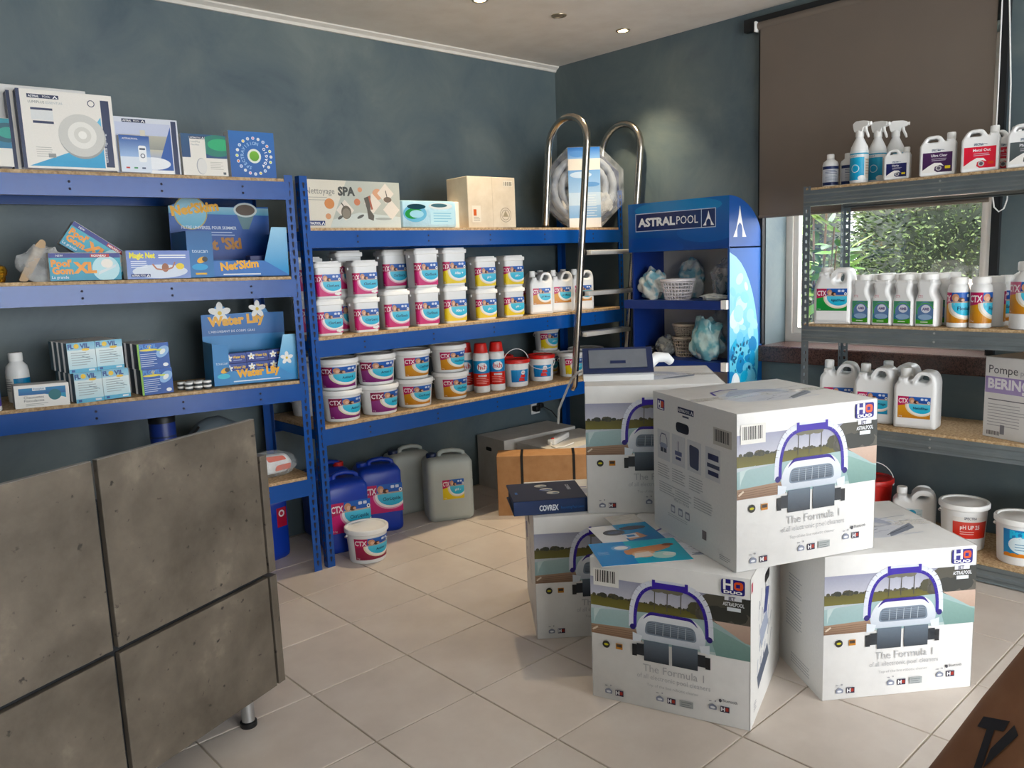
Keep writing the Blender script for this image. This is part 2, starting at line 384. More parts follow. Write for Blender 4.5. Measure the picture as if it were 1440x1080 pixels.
# front wall behind the camera: shop window across most of it
SX0, SX1, SZ1 = -2.4, 2.5, 2.6
g = G().box(RX0-.2, RY0-.2, -.1, SX0, RY0, H+.1).box(SX1, RY0-.2, -.1, WX+.3, RY0, H+.1).box(SX0, RY0-.2, SZ1, SX1, RY0, H+.1)
struct('wall_front', g, wallm)
w2 = struct('window_2', G().box(SX0, RY0-.13, 0, SX0+.06, RY0-.07, SZ1).box(SX1-.06, RY0-.13, 0, SX1, RY0-.07, SZ1).box(SX0+.06, RY0-.13, SZ1-.06, SX1-.06, RY0-.07, SZ1).box(SX0+.06, RY0-.13, 0, SX1-.06, RY0-.07, .09).box(1.05, RY0-.13, .09, 1.11, RY0-.07, SZ1-.06).box(-.31, RY0-.13, .09, -.25, RY0-.07, SZ1-.06), frame_m)
obj('pane', G().box(SX0+.06, RY0-.103, .09, -.31, RY0-.097, SZ1-.06), glassm, w2, smooth=0); obj('pane', G().box(-.25, RY0-.103, .09, 1.05, RY0-.097, SZ1-.06), glassm, w2, smooth=0); obj('pane', G().box(1.11, RY0-.103, .09, SX1-.06, RY0-.097, SZ1-.06), glassm, w2, smooth=0)
struct('ceiling', G().box(RX0-.2, RY0-.2, H, WX+.3, WY+.2, H+.1), ceilm)
cm = mat('white_cornice_paint', '#e6e1d8', .55, 0, .04, 10)
struct('trim_1', G().prism([(WY, H), (WY-.04, H), (WY-.04, H-.008), (WY-.018, H-.02), (WY-.012, H-.034), (WY, H-.034)], RX0, WX, 'X'), cm)
struct('trim_2', G().box(WX-.03, OY1+.005, .94, WX, OY1+.035, 2.665), blackm)
struct('trim_3', G().box(WX-.03, OY0-.035, .94, WX, OY0, 2.665), blackm)
struct('trim_4', G().box(WX-.035, -2.3, 2.67, WX, -.665, 2.735), blackm)
# window: sill slab, frame, sash, panes
struct('trim_5', rbox(WT-.02+.05, 1.22, .092, .006).xf(Matrix.Translation((WX+(WT-.02-.05)/2, -1.37, OZ0-.09))), granite, smooth=30)
FX = 2.835
w1 = struct('window_1', G().box(FX, OY0, OZ0+.002, FX+.06, OY0+.095, OZ1).box(FX, OY1-.04, OZ0+.002, FX+.06, OY1, OZ1).box(FX, OY0+.095, OZ1-.06, FX+.06, OY1-.04, OZ1).box(FX, OY0+.095, OZ0+.002, FX+.06, OY1-.04, OZ0+.05), frame_m)
obj('sash', G().box(FX+.012, OY0+.097, OZ0+.052, FX+.05, OY0+.125, OZ1-.062).box(FX+.012, OY1-.072, OZ0+.052, FX+.05, OY1-.042, OZ1-.062).box(FX+.012, OY0+.125, OZ0+.052, FX+.05, OY1-.072, OZ0+.085).box(FX+.012, OY0+.125, OZ1-.095, FX+.05, OY1-.072, OZ1-.062), frame_m, w1, smooth=0)
obj('pane', G().box(FX+.028, OY0+.125, OZ0+.085, FX+.034, OY1-.072, OZ1-.095), glassm, w1, smooth=0)
# roller blind
bt = thing('roller_blind', 'taupe brown roller blind pulled halfway down over the garden window', 'blind', (2.567, -1.355, 1.655))
g = G(); n = 14; R = []
for k in range(n+1):
    y = -.585+1.17*k/n; R.append((y, .004*sin(k*.9)))
V = []; F = []
for zz in (0, .35, .7, 1.03):
    V += [(x*(1-zz), y, zz) for y, x in R]
for a in range(3):
    for k in range(n): i = a*(n+1)+k; F.append((i, i+1, i+n+2, i+n+1))
V2 = [(x+.0012, y, z) for x, y, z in V]; m0 = len(V)
g.add(V+V2, F+[tuple(m0+i for i in reversed(f)) for f in F]+[(k+1, k, m0+k, m0+k+1) for k in range(n)])
obj('fabric', g, blindm, bt)
obj('bottom_bar', G().tube([(0, -.585, .004), (0, .585, .004)], .009, 8), blindm, bt)
obj('roller_tube', G().tube([(.012, -.6, 1.03), (.012, .6, 1.03)], .022, 12), blindm, bt)
for s in (-1, 1): obj('bracket', rbox(.05, .014, .055, .004).xf(Matrix.Translation((.008, s*.61, 1.0))), capw, bt)
g = G(); pts = []
for k in range(25):
    t = k/24; pts.append((-.012, -.612-.05*sin(pi*t)**.6 if 0 else -.60-.045*(1-cos(2*pi*t))/2*1, 0))
loop = [(-.01, -.603, 1.0), (-.012, -.606, .5), (-.012, -.604, .02), (-.012, -.612, -.03), (-.012, -.632, -.052), (-.012, -.652, -.04), (-.012, -.664, 0), (-.012, -.655, .5), (-.01, -.624, 1.0)]
obj('cord', G().tube(loop, .0032, 6), capw, bt)

# ceiling downlights
warm = bpy.data.materials.new('lamp_glow'); warm.use_nodes = True
b = warm.node_tree.nodes['Principled BSDF']; b.inputs['Emission Color'].default_value = (1, .78, .45, 1); b.inputs['Emission Strength'].default_value = 22
dull = mat('unlit_lamp', '#8d7f6d', .4, 0, .05, 20)
chrome = mat('satin_nickel', '#b9a98f', .3, .8, .05, 30)
def downlight(x, y, lit, label):
    t = thing('ceiling_downlight', label, 'downlight', (x, y, H), 0, 'recessed ceiling downlights')
    n = 24; prof = [(.028, -.002), (.03, -.006), (.041, -.005), (.042, 0), (.042, .002)]
    obj('ring', G().lathe(prof, n, cap0=False, cap1=False), chrome, t)
    obj('bulb', G().lathe([(.002, -.004), (.02, -.0045), (.028, -.003), (.028, .001)], n), warm if lit else dull, t)
    if lit:
        l = bpy.data.lights.new('spot', 'SPOT'); l.energy = 40; l.color = (1, .8, .52); l.spot_size = radians(85); l.spot_blend = .8; l.shadow_soft_size = .03
        o = bpy.data.objects.new('spot', l); COL.objects.link(o); o.parent = t; o.location = (0, 0, -.012)
downlight(2.278, -.047, True, 'lit round downlight in the ceiling nearest the room corner')
downlight(1.754, -.032, False, 'unlit round downlight in the ceiling between two lit ones')
downlight(1.23, .016, True, 'lit downlight cut by the top edge of the picture')

# ------------------------------------------------------------------ garden outside the window
gm = mixmat('pale_gravel', ['#b9b0a2', '#d4ccbf', '#e6dfd4'], 12, 6, .9, .3, .02, coord='World')
struct('ground', G().box(WX+.3, -12, -.4, 16, 9, -.15), gm)
leafm = [mat('laurel_leaf_%d' % i, c, .35, 0, .15, 20) for i, c in enumerate(('#41682a', '#5f8a38', '#86a84c', '#2d5220'))]
def leafmesh(L, w):
    V = [(0, 0, 0)]; F = []; n = 6
    for k in range(1, n):
        t = k/n; ww = w*sin(pi*t**.8)/2; V += [(-ww, L*t, .12*L*t*t+ww*.3), (0, L*t, .12*L*t*t), (ww, L*t, .12*L*t*t+ww*.3)]
    V.append((0, L, .12*L)); e = len(V)-1
    F += [(0, 2, 1), (0, 3, 2)]
    for k in range(n-2): a = 1+3*k; F += [(a, a+1, a+4, a+3), (a+1, a+2, a+5, a+4)]
    a = 1+3*(n-2); F += [(a, a+1, e), (a+1, a+2, e)]
    return G().add(V, F).mesh('leaf', 60)
lms = []
for m in leafm:
    me = leafmesh(.15, .055); me.materials.append(m); lms.append(me)
barkm = mat('bark', '#5a4838', .9, 0, .2, 30)
lb = thing('laurel_shrub', 'glossy broad-leaved green shrub just outside the window pane', 'shrub', (3.55, -.62, -.15))
rr = random.Random(11); stems = []
for k in range(9):
    a = rr.uniform(0, 6.28); r = rr.uniform(.08, .34); top = (r*cos(a), r*sin(a), rr.uniform(1.5, 2.35)); stems.append(top)
    obj('stem', G().tube([(0, 0, 0), (top[0]*.5, top[1]*.5, top[2]*.5), top], [.016, .011, .005], 6), barkm, lb)
for k in range(290):
    s = rr.choice(stems); t = rr.uniform(.5, 1.02); a = rr.uniform(0, 6.28)
    o = obj('leaf', rr.choice(lms), None, lb, (s[0]*t+.09*cos(a), s[1]*t+.09*sin(a), s[2]*t), (rr.uniform(-.9, .6), rr.uniform(-.5, .5), a-pi/2)); k2 = rr.uniform(.8, 1.25); o.scale = (k2, k2, k2)
def conifer(label, loc, rx, ry, hh, n, seed, cols):
    t = thing('conifer_tree', label, 'tree', loc, 0, 'conifers behind the window'); rr = random.Random(seed)
    obj('trunk', G().lathe([(.07, 0), (.05, hh*.5), (.015, hh*.95)], 8), barkm, t)
    g = G()
    for k in range(n):
        z = hh*rr.uniform(.04, 1); sc = (1-z/hh)**.6; a = rr.uniform(1.2, 5.1); q = rr.uniform(.72, 1.06)
        c = Vector((rx*sc*q*cos(a), ry*sc*q*sin(a), z)); L = rr.uniform(.03, .065); d = Vector((cos(a+rr.uniform(-.8, .8)), sin(a+rr.uniform(-.8, .8)), rr.uniform(-.5, .7))).normalized(); s = d.orthogonal().normalized()
        s = (s*cos(k)+d.cross(s)*sin(k))*L*.16
        g.add([c, c+d*L*.55+s, c+d*L, c+d*L*.55-s], [(0, 1, 2, 3)])
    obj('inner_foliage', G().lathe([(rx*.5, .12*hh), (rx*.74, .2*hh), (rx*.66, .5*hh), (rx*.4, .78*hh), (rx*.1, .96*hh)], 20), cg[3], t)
    me = g.mesh('foliage', 0); o = obj('foliage', me, None, t); o['kind'] = 'stuff'
    for c in cols: me.materials.append(c)
    me.polygons.foreach_set('material_index', [rr.randrange(len(cols)) for _ in me.polygons])
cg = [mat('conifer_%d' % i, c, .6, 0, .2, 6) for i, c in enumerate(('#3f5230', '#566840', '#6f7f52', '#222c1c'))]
conifer('feathery green conifer filling the middle of the window', (5.6, -.75, -.15), 1.0, .95, 4.6, 70000, 3, cg)
conifer('paler conifer at the right side of the window view', (6.4, -2.95, -.15), 1.0, 1.0, 4.4, 50000, 4, cg)
conifer('dark conifer behind the broad-leaved shrub', (6.4, 1.35, -.15), 1.1, 1.1, 4.8, 40000, 5, cg)
rockm = mixmat('pinkish_field_stone', ['#a98674', '#c2a291', '#d8c1b2', '#8f6f60'], 9, 6, .9, .4, .01)
rw = thing('dry_stone_wall', 'low wall of pinkish stones outside at the right of the window', 'wall', (4.45, -2.2, -.15)); rr = random.Random(5)
rocks = []
for k in range(4):
    bm = bmesh.new(); bmesh.ops.create_icosphere(bm, subdivisions=2, radius=.5)
    for v in bm.verts: v.co *= 1+.14*sin(v.co.x*9+k)*cos(v.co.y*8+2*k); v.co.x *= 1.3; v.co.z *= .75
    me = bpy.data.meshes.new('stone'); bm.to_mesh(me); bm.free(); me.materials.append(rockm); rocks.append(me)
for row in range(10):
    for k in range(14):
        o = obj('stone', rr.choice(rocks), None, rw, (rr.uniform(-.05, .05)+row*.035, -.85+k*.165+(row % 2)*.08, .09+row*.135), (0, rr.uniform(-.2, .2), pi/2+rr.uniform(-.3, .3))); s = rr.uniform(.15, .19); o.scale = (s, s, s)
obj('core', G().box(.1, -.9, 0, .6, 1.5, 1.3), rockm, rw)

# ------------------------------------------------------------------ shelving racks
def keyholes(z0, z1, step, axis, off):
    g = G(); z = z0
    while z < z1:
        P = [(-.0055, .004), (.0055, .004), (.0065, .009), (.004, .014), (-.004, .014), (-.0065, .009)]; Q = [(-.0025, -.012), (.0025, -.012), (.0055, .004), (-.0055, .004)]
        for poly in (P, Q): g.prism([(x+off, zz+z) for x, zz in poly], -.0008, .0004, axis)
        z += step
    return g
def disc(x, y, z, r, n=8):
    P = [(x+r*cos(2*pi*i/n), y, z+r*sin(2*pi*i/n)) for i in range(n)]; Q = [(p[0], y-.001, p[2]) for p in P]
    return P+Q, [tuple(range(n)), tuple(range(2*n-1, n-1, -1))]+[(i, (i+1) % n, n+(i+1) % n, n+i) for i in range(n)]
RIV = G().add(*disc(0, 0, 0, .0052)).mesh('rivet', 0); RIV.materials.append(darkhole)
def blue_rack(label, loc, rz, L, D, Ht, levels):
    """origin at the right front foot when L < 0 .. rack runs from x=0 to x=L, depth to +y"""
    t = thing('shelving_rack', label, 'shelving rack', loc, rz); x0, x1 = min(0, L), max(0, L); pw = .04
    for px, sx in ((x0, 1), (x1, -1)):
        for py, sy in ((0, 1), (D, -1)):
            g = G().box(min(px, px+sx*pw), min(py, py+sy*.0025), 0, max(px, px+sx*pw), max(py, py+sy*.0025), Ht)
            g.box(min(px, px+sx*.0025), min(py+sy*.0025, py+sy*pw), 0, max(px, px+sx*.0025), max(py+sy*.0025, py+sy*pw), Ht)
            p = obj('post', g, bluep, t, smooth=0)
            if sy == 1:
                obj('slots', keyholes(.04, Ht-.02, .0385, 'Y', px+sx*.02), darkhole, p, (0, -.0003, 0), smooth=0)
            q = keyholes(.04, Ht-.02, .0385, 'X', 0).xf(Matrix.Translation((px+(0 if sx > 0 else 0), py+sy*.021, 0)))
            obj('slots', q, darkhole, p, smooth=0)
    for zl, zr in levels:                                   # board top height at the x0 end / x1 end
        def zz(x): return zl+(zr-zl)*(x-x0)/(x1-x0)
        for py, sy in ((.0026, 1), (D-.0026, -1)):
            y0, y1 = sorted((py, py+sy*.028)); a, b = x0+pw*.5, x1-pw*.5; ya, yb = y0, y1
            def bar(za, zb, yy0, yy1):
                return [[(x, yy0, zz(x)+za), (x, yy1, zz(x)+za), (x, yy1, zz(x)+zb), (x, yy0, zz(x)+zb)] for x in (a, b)]
            f0 = py if sy > 0 else py-.003
            g = G().rings(bar(-.094, -.014, f0-(.004 if sy > 0 else -.004), f0+.003+(.0 if sy > 0 else .004)))
            g.rings(bar(-.094, -.0905, y0, y1)).rings(bar(-.0175, -.0145, y0, y1))
            be = obj('beam', g, bluep, t, smooth=0)
            if sy > 0:
                for fx in (.12, .31, .5, .69, .88):
                    x = a+(b-a)*fx
                    for dz in (-.04, -.068): obj('rivet', RIV, None, be, (x, f0-.0042, zz(x)+dz))
        for px, sx in ((x0+.003, 1), (x1-.003, -1)):
            xa, xb = sorted((px, px+sx*.025)); obj('side_beam', G().box(xa, .045, zz(px)-.06, xb, D-.045, zz(px)-.015), bluep, t, smooth=0)
        c = [[(x, .006, zz(x)-.0138), (x, D-.006, zz(x)-.0138), (x, D-.006, zz(x)), (x, .006, zz(x))] for x in (x0+.005, x1-.005)]
        obj('shelf_board', G().rings(c), chip, t, smooth=0)
    return t
LYAW = -3.0; LO = Vector((.228, .229)); LL = 1.85
def lz(level, x):                                           # board-top height on the left rack at world x
    s = (LO.x-x); return {1: 1.877, 2: 1.435+.0203*s, 3: .946+.027*s, 4: .48+.01*s}[level]
def levs(k): return (lz(k, LO.x-LL), lz(k, LO.x))
blue_rack('blue steel rack at the left holding small retail boxes and display cartons', (LO.x, LO.y, 0), LYAW, -LL, .47, 1.893, [levs(k) for k in (1, 2, 3, 4)])
R1, R2, R3 = 1.657, 1.139, .706
blue_rack('blue steel rack in the back corner holding tubs, buckets and the pool ladder', (.262, .229, 0), 0, 2.315, .56, 1.893, [(R1, R1), (R2, R2), (R3, R3)])

def grey_rack():
    X0, Y1, Y0, D, Ht = 2.118, -1.27, -3.05, .43, 1.765
    t = thing('steel_rack', 'galvanised grey rack of chemical bottles in front of the window', 'shelving rack', (X0, Y1, 0)); pw = .036
    def post(x, y, sx, sy):
        g = G(); z = 0; a, b = sorted((y, y+sy*.012)); c, d = sorted((y+sy*.024, y+sy*pw)); e, f = sorted((x, x+sx*.002))
        g.box(e, a, 0, f, b, Ht).box(e, c, 0, f, d, Ht)
        m0, m1 = sorted((y+sy*.012, y+sy*.024))
        while z < Ht-.02: g.box(e, m0, z, f, m1, z+.02); z += .036
        e, f = sorted((x+sx*.002, x+sx*.014)); q0, q1 = sorted((x+sx*.024, x+sx*pw)); h0, h1 = sorted((y, y+sy*.002)); m0, m1 = sorted((x+sx*.014, x+sx*.024))
        g.box(e, h0, 0, f, h1, Ht).box(q0, h0, 0, q1, h1, Ht); z = 0
        while z < Ht-.02: g.box(m0, h0, z, m1, h1, z+.02); z += .036
        obj('post', g.xf(Matrix.Translation((-X0, -Y1, 0))), galv, t, smooth=0)
    for x, sx in ((X0, 1), (X0+D, -1)):
        for y, sy in ((Y1, -1), (Y0, 1)): post(x, y, sx, sy)
    for z in (1.757, 1.107, .633, .092):
        g0 = z-.012
        for x, sx in ((X0+.0025, 1), (X0+D-.0025, -1)):
            P = [(0, 0), (0, -.016), (.004, -.022), (.004, -.036), (0, -.042), (0, -.052), (.004, -.058), (.004, -.068), (0, -.074), (.02, -.076), (.02, -.073), (.003, -.071), (.007, -.066), (.007, -.059), (.003, -.05), (.003, -.042), (.007, -.034), (.007, -.023), (.003, -.015), (.003, -.003), (.026, -.003), (.026, 0)]
            g = G().prism([(x-X0+sx*(a-(.006 if sx > 0 else -.0)), g0+b) for a, b in P], -.003, Y0-Y1+.003, 'Y')
            be = obj('beam', g, galv, t, smooth=25)
            if sx > 0:
                for yy in (-.62, -1.2):
                    for dz in (-.012, -.05): obj('bolt', BLT, None, be, (-.0055, yy, g0+dz))
        for y, sy in ((Y1-.003, -1), (Y0+.003, 1)):
            a, b = sorted((y-Y1, y-Y1+sy*.022)); obj('side_beam', G().box(.04, a, g0-.05, D-.04, b, g0-.002), galv, t, smooth=0)
        obj('shelf_board', G().box(.003, Y0-Y1+.004, g0, D-.003, -.004, z), chip, t, smooth=0)
def discx(x, y, z, r, n=8):
    P = [(x, y+r*cos(2*pi*i/n), z+r*sin(2*pi*i/n)) for i in range(n)]; Q = [(x-.001, p[1], p[2]) for p in P]
    return P+Q, [tuple(range(n)), tuple(range(2*n-1, n-1, -1))]+[(i, (i+1) % n, n+(i+1) % n, n+i) for i in range(n)]
BLT = G().add(*discx(0, 0, 0, .005)).mesh('bolt', 0); BLT.materials.append(alu)
grey_rack()
# ------------------------------------------------------------------ boxed goods
def carton(name, label, fl, rz, w, d, h, m=None, front=None, left=None, top=None, right=None, group=None, cat='box', rx=0, ry=0, bev=.002, ink=None):
    """fl = front-left base corner; rz = direction of the front edge"""
    a = radians(rz); e = Vector((cos(a), sin(a), 0)); n = Vector((-sin(a), cos(a), 0))
    t = thing(name, label, cat, Vector(fl)+e*w/2+n*d/2, rz, group, rx, ry)
    obj('carton', rbox(w, d, h, bev), m or whitecard, t, smooth=30)
    for p, side in ((front, 'front'), (left, 'left'), (top, 'top'), (right, 'right')):
        if p: obj(side+'_print', p.mesh(face(w, d, h, side), m=ink), None, t)
    return t
def brandbar(p, x, y, w, h, c='#14224a', tc='#ffffff', frame=False):
    p.rect(x, y, x+w, y+h, c).up()
    p.text('ASTRAL', x+w*.04, y+h*.24, h*.52, tc, mw=w*.43, bold=.02); p.text('POOL', x+w*.49, y+h*.24, h*.52, tc, mw=w*.27)
    X = x+w*.8; p.poly([(X, y+h*.15), (X+w*.05, y+h*.15), (X+w*.085, y+h*.6), (X+w*.085, y+h*.88)], tc); p.poly([(X+w*.17, y+h*.15), (X+w*.12, y+h*.15), (X+w*.085, y+h*.6), (X+w*.085, y+h*.88)], tc)
    return p
def lp(x, lvl, y): return (x, y, lz(lvl, x)+.0004)
# --- top shelf of the left rack
w, h = .325, .283; p = Pr(w, h); p.bg('#eeeae3').up()
p.rect(0, 0, .012, h, '#1c2b52'); p.rect(w-.042, .012, w-.012, h-.02, '#1c2b52'); p.poly([(.02, .008), (w-.046, .008), (w-.046, .2), (.19, .075)], '#4ba3cf', '#7cc3e2', False).up()
p.text('essential lighting', w-.034, .03, .012, '#e8eef5', rot=pi/2, mw=.12)
brandbar(p, .035, h-.03, .105, .014); p.text('LUMIPLUS', .037, h-.048, .009, '#55606a'); p.text('ESSENTIAL', .095, h-.048, .009, '#a8b0b6')
p.rect(.042, h-.072, .115, h-.064, '#1c2b52'); p.rect(.042, h-.108, .115, h-.073, '#dfe1e1'); p.rect(.046, h-.12, .115, h-.111, '#1c2b52'); p.lines(.046, .1, .075, 5, .008, .002, '#a9a9a4')
p.rect(.085, .04, .11, .055, '#8f918f'); p.ell(w-.075, h-.035, .013, .013, '#1c2b52').up(); p.ell(w-.075, h-.035, .010, .010, '#eeeae3')
p.ell(.208, .122, .082, .082, '#9a9c9a', 32, c2='#c9c9c4').up(); p.ell(.206, .127, .08, .079, '#d0cfca', 32).up(); p.ell(.208, .128, .05, .05, '#eceae4', 28).up(); p.ell(.209, .129, .03, .03, '#d9d7d0', 24).up(); p.ell(.209, .129, .015, .015, '#f4f2ec', 20)
pl = Pr(.05, h); pl.rect(.003, .004, .047, h-.004, '#1c2b52')
z1 = lz(1, 0)+.0004
carton('lamp_box', 'tall plain white carton standing behind the pool lamp boxes', (-.905, .345, z1), LYAW, .32, .05, .315)
carton('lamp_box', 'white pool lamp box half hidden behind its twin on the top shelf', (-.872, .288, z1), LYAW, w, .05, h, left=pl, front=p)
carton('lamp_box', 'white box printed with a large round grey pool lamp, front of its row', (-.852, .234, z1), LYAW, w, .05, h, front=p, left=pl)
p = Pr(.16, .17); p.bg('#e9e6df').up(); p.rect(0, .065, .16, .17, '#15719a', '#1c8d9b').up(); p.ell(.15, .12, .05, .035, '#1a5a6b').up(); p.ell(.155, .12, .035, .02, '#2f9a8c'); p.lines(.03, .1, .045, 3, .009, .003, '#b5b3ac')
carton('lamp_box', 'small teal and white box cut by the left edge of the picture', (-1.045, .236, z1), LYAW, .16, .06, .172, front=p)
w, h = .25, .218; p = Pr(w, h); p.bg('#d9dde6').up(); p.rect(.008, .0, w-.03, h-.02, '#b9c2dd', '#c9cfe3').up()
p.rect(.02, .09, w-.04, .15, '#8f938c', '#b7b4a6'); p.rect(.1, .11, .12, .17, '#d8d2c2').up(); p.rect(.06, .05, w-.05, .095, '#9aa9c9', '#c7c3b0'); p.poly([(w-.1, .0), (w-.03, .0), (w-.03, .19)], '#3f62a8'); p.rect(w-.026, .0, w-.006, h-.006, '#1c2b52'); brandbar(p, .035, h-.02, .09, .013)
p.ell(.14, .04, .07, .025, '#eef1f5'); p.rect(.11, 0, w-.03, .014, '#f3f3f3')
carton('lamp_box', 'pale lilac box with a pool photo beside the large lamp box', (-.518, .262, z1), LYAW, w, .07, h, front=p)
w, h = .115, .143; p = Pr(w, h); p.bg('#dfe7f2').up(); p.rect(0, .06, w, h, '#a9c3e6', '#1c4f9c').up(); p.text('ASTRALPOOL', .012, h-.016, .007, '#ffffff'); p.rrect(.07, .04, .1, .105, .008, '#f4f6f8').up(); p.ell(.085, .065, .009, .009, '#22314f').up(); p.ell(.085, .065, .006, .006, '#f4f6f8'); p.rect(.074, .088, .096, .095, '#33415c')
for k, c in enumerate(('#d24a3e', '#3f8f58', '#3b4a6c')): p.rect(.018+k*.03, .014, .032+k*.03, .02, c)
carton('remote_box', 'small blue and white box showing a white remote, in front of the lilac box', (-.51, .234, z1), LYAW, w, .024, h, front=p)
w, h = .19, .17; p = Pr(w, h); p.bg('#0f3d74', '#114f7d').up(); p.rect(0, 0, w, .073, '#ece8e0'); p.ell(.15, .125, .075, .045, '#1f7d6c', lim=(0, .073, w, h)).up(); p.ell(.165, .13, .055, .025, '#3fae7a', lim=(0, .073, w, h)).up(); p.rect(.035, .06, .1, .16, '#ece8e0').up(); brandbar(p, .036, .15, .063, .011); p.text('LumiPlus', .04, .135, .008, '#8a9096'); p.text('FlexiMini', .04, .123, .007, '#8a9096')
p.ell(.078, .038, .022, .034, '#aaaaae').up(); p.ell(.08, .038, .02, .032, '#e2e0dc').up(); p.lines(.115, .17, .055, 5, .007, .002, '#b9b5ac'); p.rect(w-.022, .006, w-.01, .016, '#555b60')
carton('lamp_box', 'navy and white box with an oval lamp, left of the round-dial blue box', (-.258, .25, z1), LYAW, w, .07, h, front=p)
w, h = .205, .197; p = Pr(w, h); p.bg('#2f5fa6', '#3f74b8').up(); cx, cy = w*.53, h*.47
cc = ['#e9e2d2', '#d7e36a', '#e88f6a', '#9db8e4', '#f0efe8', '#e2a1b8', '#c9d0d8', '#f2d45c', '#8ec0e8']
for k in range(20):
    a = 2*pi*k/20; x, y = cx+.077*cos(a), cy+.077*sin(a); p.ell(x, y, .0072, .0072, '#e6ecf5', 10)
p.up()
for k in range(20):
    a = 2*pi*k/20; x, y = cx+.077*cos(a), cy+.077*sin(a); p.ell(x, y, .0045, .0045, cc[k % 9], 8)
p.ell(cx, cy, .031, .031, '#e9efe4').up(); p.ell(cx, cy, .022, .022, '#5d9e24', c2='#7fbf32', n=20)
def arctext(p, s, cx, cy, r, a0, da, hgt, c, flip=False):
    for k, ch in enumerate(s):
        a = radians(a0+k*da); p.text(ch, cx+r*cos(a), cy+r*sin(a), hgt, c, 'C', rot=a-pi/2 if not flip else a+pi/2, bold=.03)
arctext(p, 'SPECTRAVISION', cx, cy, .048, 248, -14.5, .014, '#9fc1e6'); arctext(p, 'ADAGIO', cx, cy, .062, -46, 16, .0125, '#ffffff', True)
carton('control_box', 'blue box with a ring of dots round a green centre, right end of top shelf', (-.05, .25, z1), LYAW-1, w, .06, h, front=p)

# --- second shelf of the left rack
def gom():
    w, h = .255, .105; p = Pr(w, h); p.bg('#2a8fb0', '#5fb5c4').up(); p.rect(0, h-.018, w, h, '#1b2c86'); p.ell(.2, .045, .05, .05, '#bfe3ea').up(); p.poly([(.17, .02), (.235, .05), (.24, .062), (.175, .034)], '#dfe9ec').ell(.205, .065, .022, .018, '#f3efe6')
    p.up(); p.text("Pool'", .006, .054, .026, '#f29a1f', bold=.05); p.text('Gom', .008, .026, .026, '#f29a1f', bold=.05); p.text('XL', .082, .03, .04, '#f29a1f', bold=.06, sx=1.1)
    p.text('La grande', .006, .008, .011, '#f2f4f5'); p.text('NEW', .025, h-.013, .008, '#ffffff'); p.rect(.145, h-.016, .215, h-.003, '#b51f2e').up(); p.text('NOUVEAU', .15, h-.0135, .008, '#ffffff', bold=.02); return p
gp_ = gom()
carton('eraser_box', 'flat-standing blue box with orange XL lettering at the front of shelf', lp(-.805, 2, .262), LYAW, .255, .05, .107, front=gp_, ry=1.2)
t = carton('eraser_box', 'tilted blue box with orange XL lettering leaning behind its twin', (0, 0, 0), LYAW, .255, .05, .107, front=gp_)
t.location = (-.635, .362, lz(2, -.6)+.078); t.rotation_euler = (0, radians(36), radians(LYAW))
w, h = .252, .115; p = Pr(w, h); p.bg('#8fa4d6', '#7d90cc').up(); p.ell(.13, .03, .11, .028, '#d9e2ef', lim=(0, 0, w, h)); p.ell(.15, .045, .014, .018, '#a06a50').up(); p.line([(.1, .06), (.115, .04), (.15, .035), (.18, .045), (.19, .068)], .006, '#b77b62'); p.ell(.21, .05, .017, .013, '#f1d22a').up(); p.text('Magic Net', .012, h-.03, .022, '#f4e72b', bold=.05, mw=.1); p.lines(.125, .235, h-.022, 2, .009, .005, '#f3f5fa'); p.lines(.016, .08, h-.045, 4, .008, .003, '#e9eefa'); brandbar(p, .014, .008, .075, .012, '#1c2f6e')
carton('pool_net_box', 'lilac-blue box with yellow lettering lying between two printed cartons', lp(-.527, 2, .25), LYAW, w, .06, .113, front=p, ry=1.2)
# display trays: open-front counter displays with header card
def display(label, loc, rz, w, d, h_front, h_back, hmin, frontp, headp, headh, headw, lobes, blue):
    t = thing('counter_display', label, 'display box', loc, rz, None, 0, 1.2)
    th = .004
    obj('tray', G().box(-w/2, -d/2, 0, w/2, d/2, th).box(-w/2, -d/2+th, th, -w/2+th, d/2-th, h_front*.92).box(w/2-th, -d/2+th, th, w/2, d/2-th, h_front*.92), blue, t, smooth=0)
    P = [(-w/2, 0), (w/2, 0), (w/2, h_front), (w*.34, h_front), (w*.25, hmin), (-w*.3, hmin), (-w*.4, h_front*.9), (-w/2, h_front*.9)]
    obj('front_panel', G().prism(P, -d/2, -d/2+th, 'Y'), blue, t, smooth=0); obj('front_print', frontp.mesh(face(w, d, 0)), None, t)
    hd = obj('header_card', G().prism(lobes, d/2-th, d/2, 'Y'), blue, t, smooth=0)
    obj('header_print', headp.mesh(lambda u, v, l: (u-headw/2, d/2-th-EPS-l*LST, h_back+v)), None, hd)
    return t
skyblue = mat('blue_display_card', '#1667b4', .4, 0, .08, 8); tealblue = mat('azure_display_card', '#1583c4', .4, 0, .08, 8)
w, d = .455, .2; p = Pr(w, .22); p.rect(0, 0, .11, .198, '#1d74b4', '#0f5f9f'); p.poly([(w*.75, .07), (w, .005), (w, .22), (w*.84, .22)], '#3f95cf', '#a9d4ee').up()
p.text("Net'Skim", .14, .028, .034, '#f2b01e', bold=.05, rot=.09, mw=.19); p.lines(.15, .32, .008, 1, .01, .006, '#dfe9f2'); p.text('toucan', .02, .105, .018, '#cfe3f2'); p.ell(.06, .075, .022, .012, '#f0b323', rot=.4).up(); p.ell(.073, .078, .012, .011, '#14161a'); p.ell(.05, .045, .034, .014, '#3fa3d8'); p.lines(.03, .09, .012, 1, .01, .008, '#e9b62a')
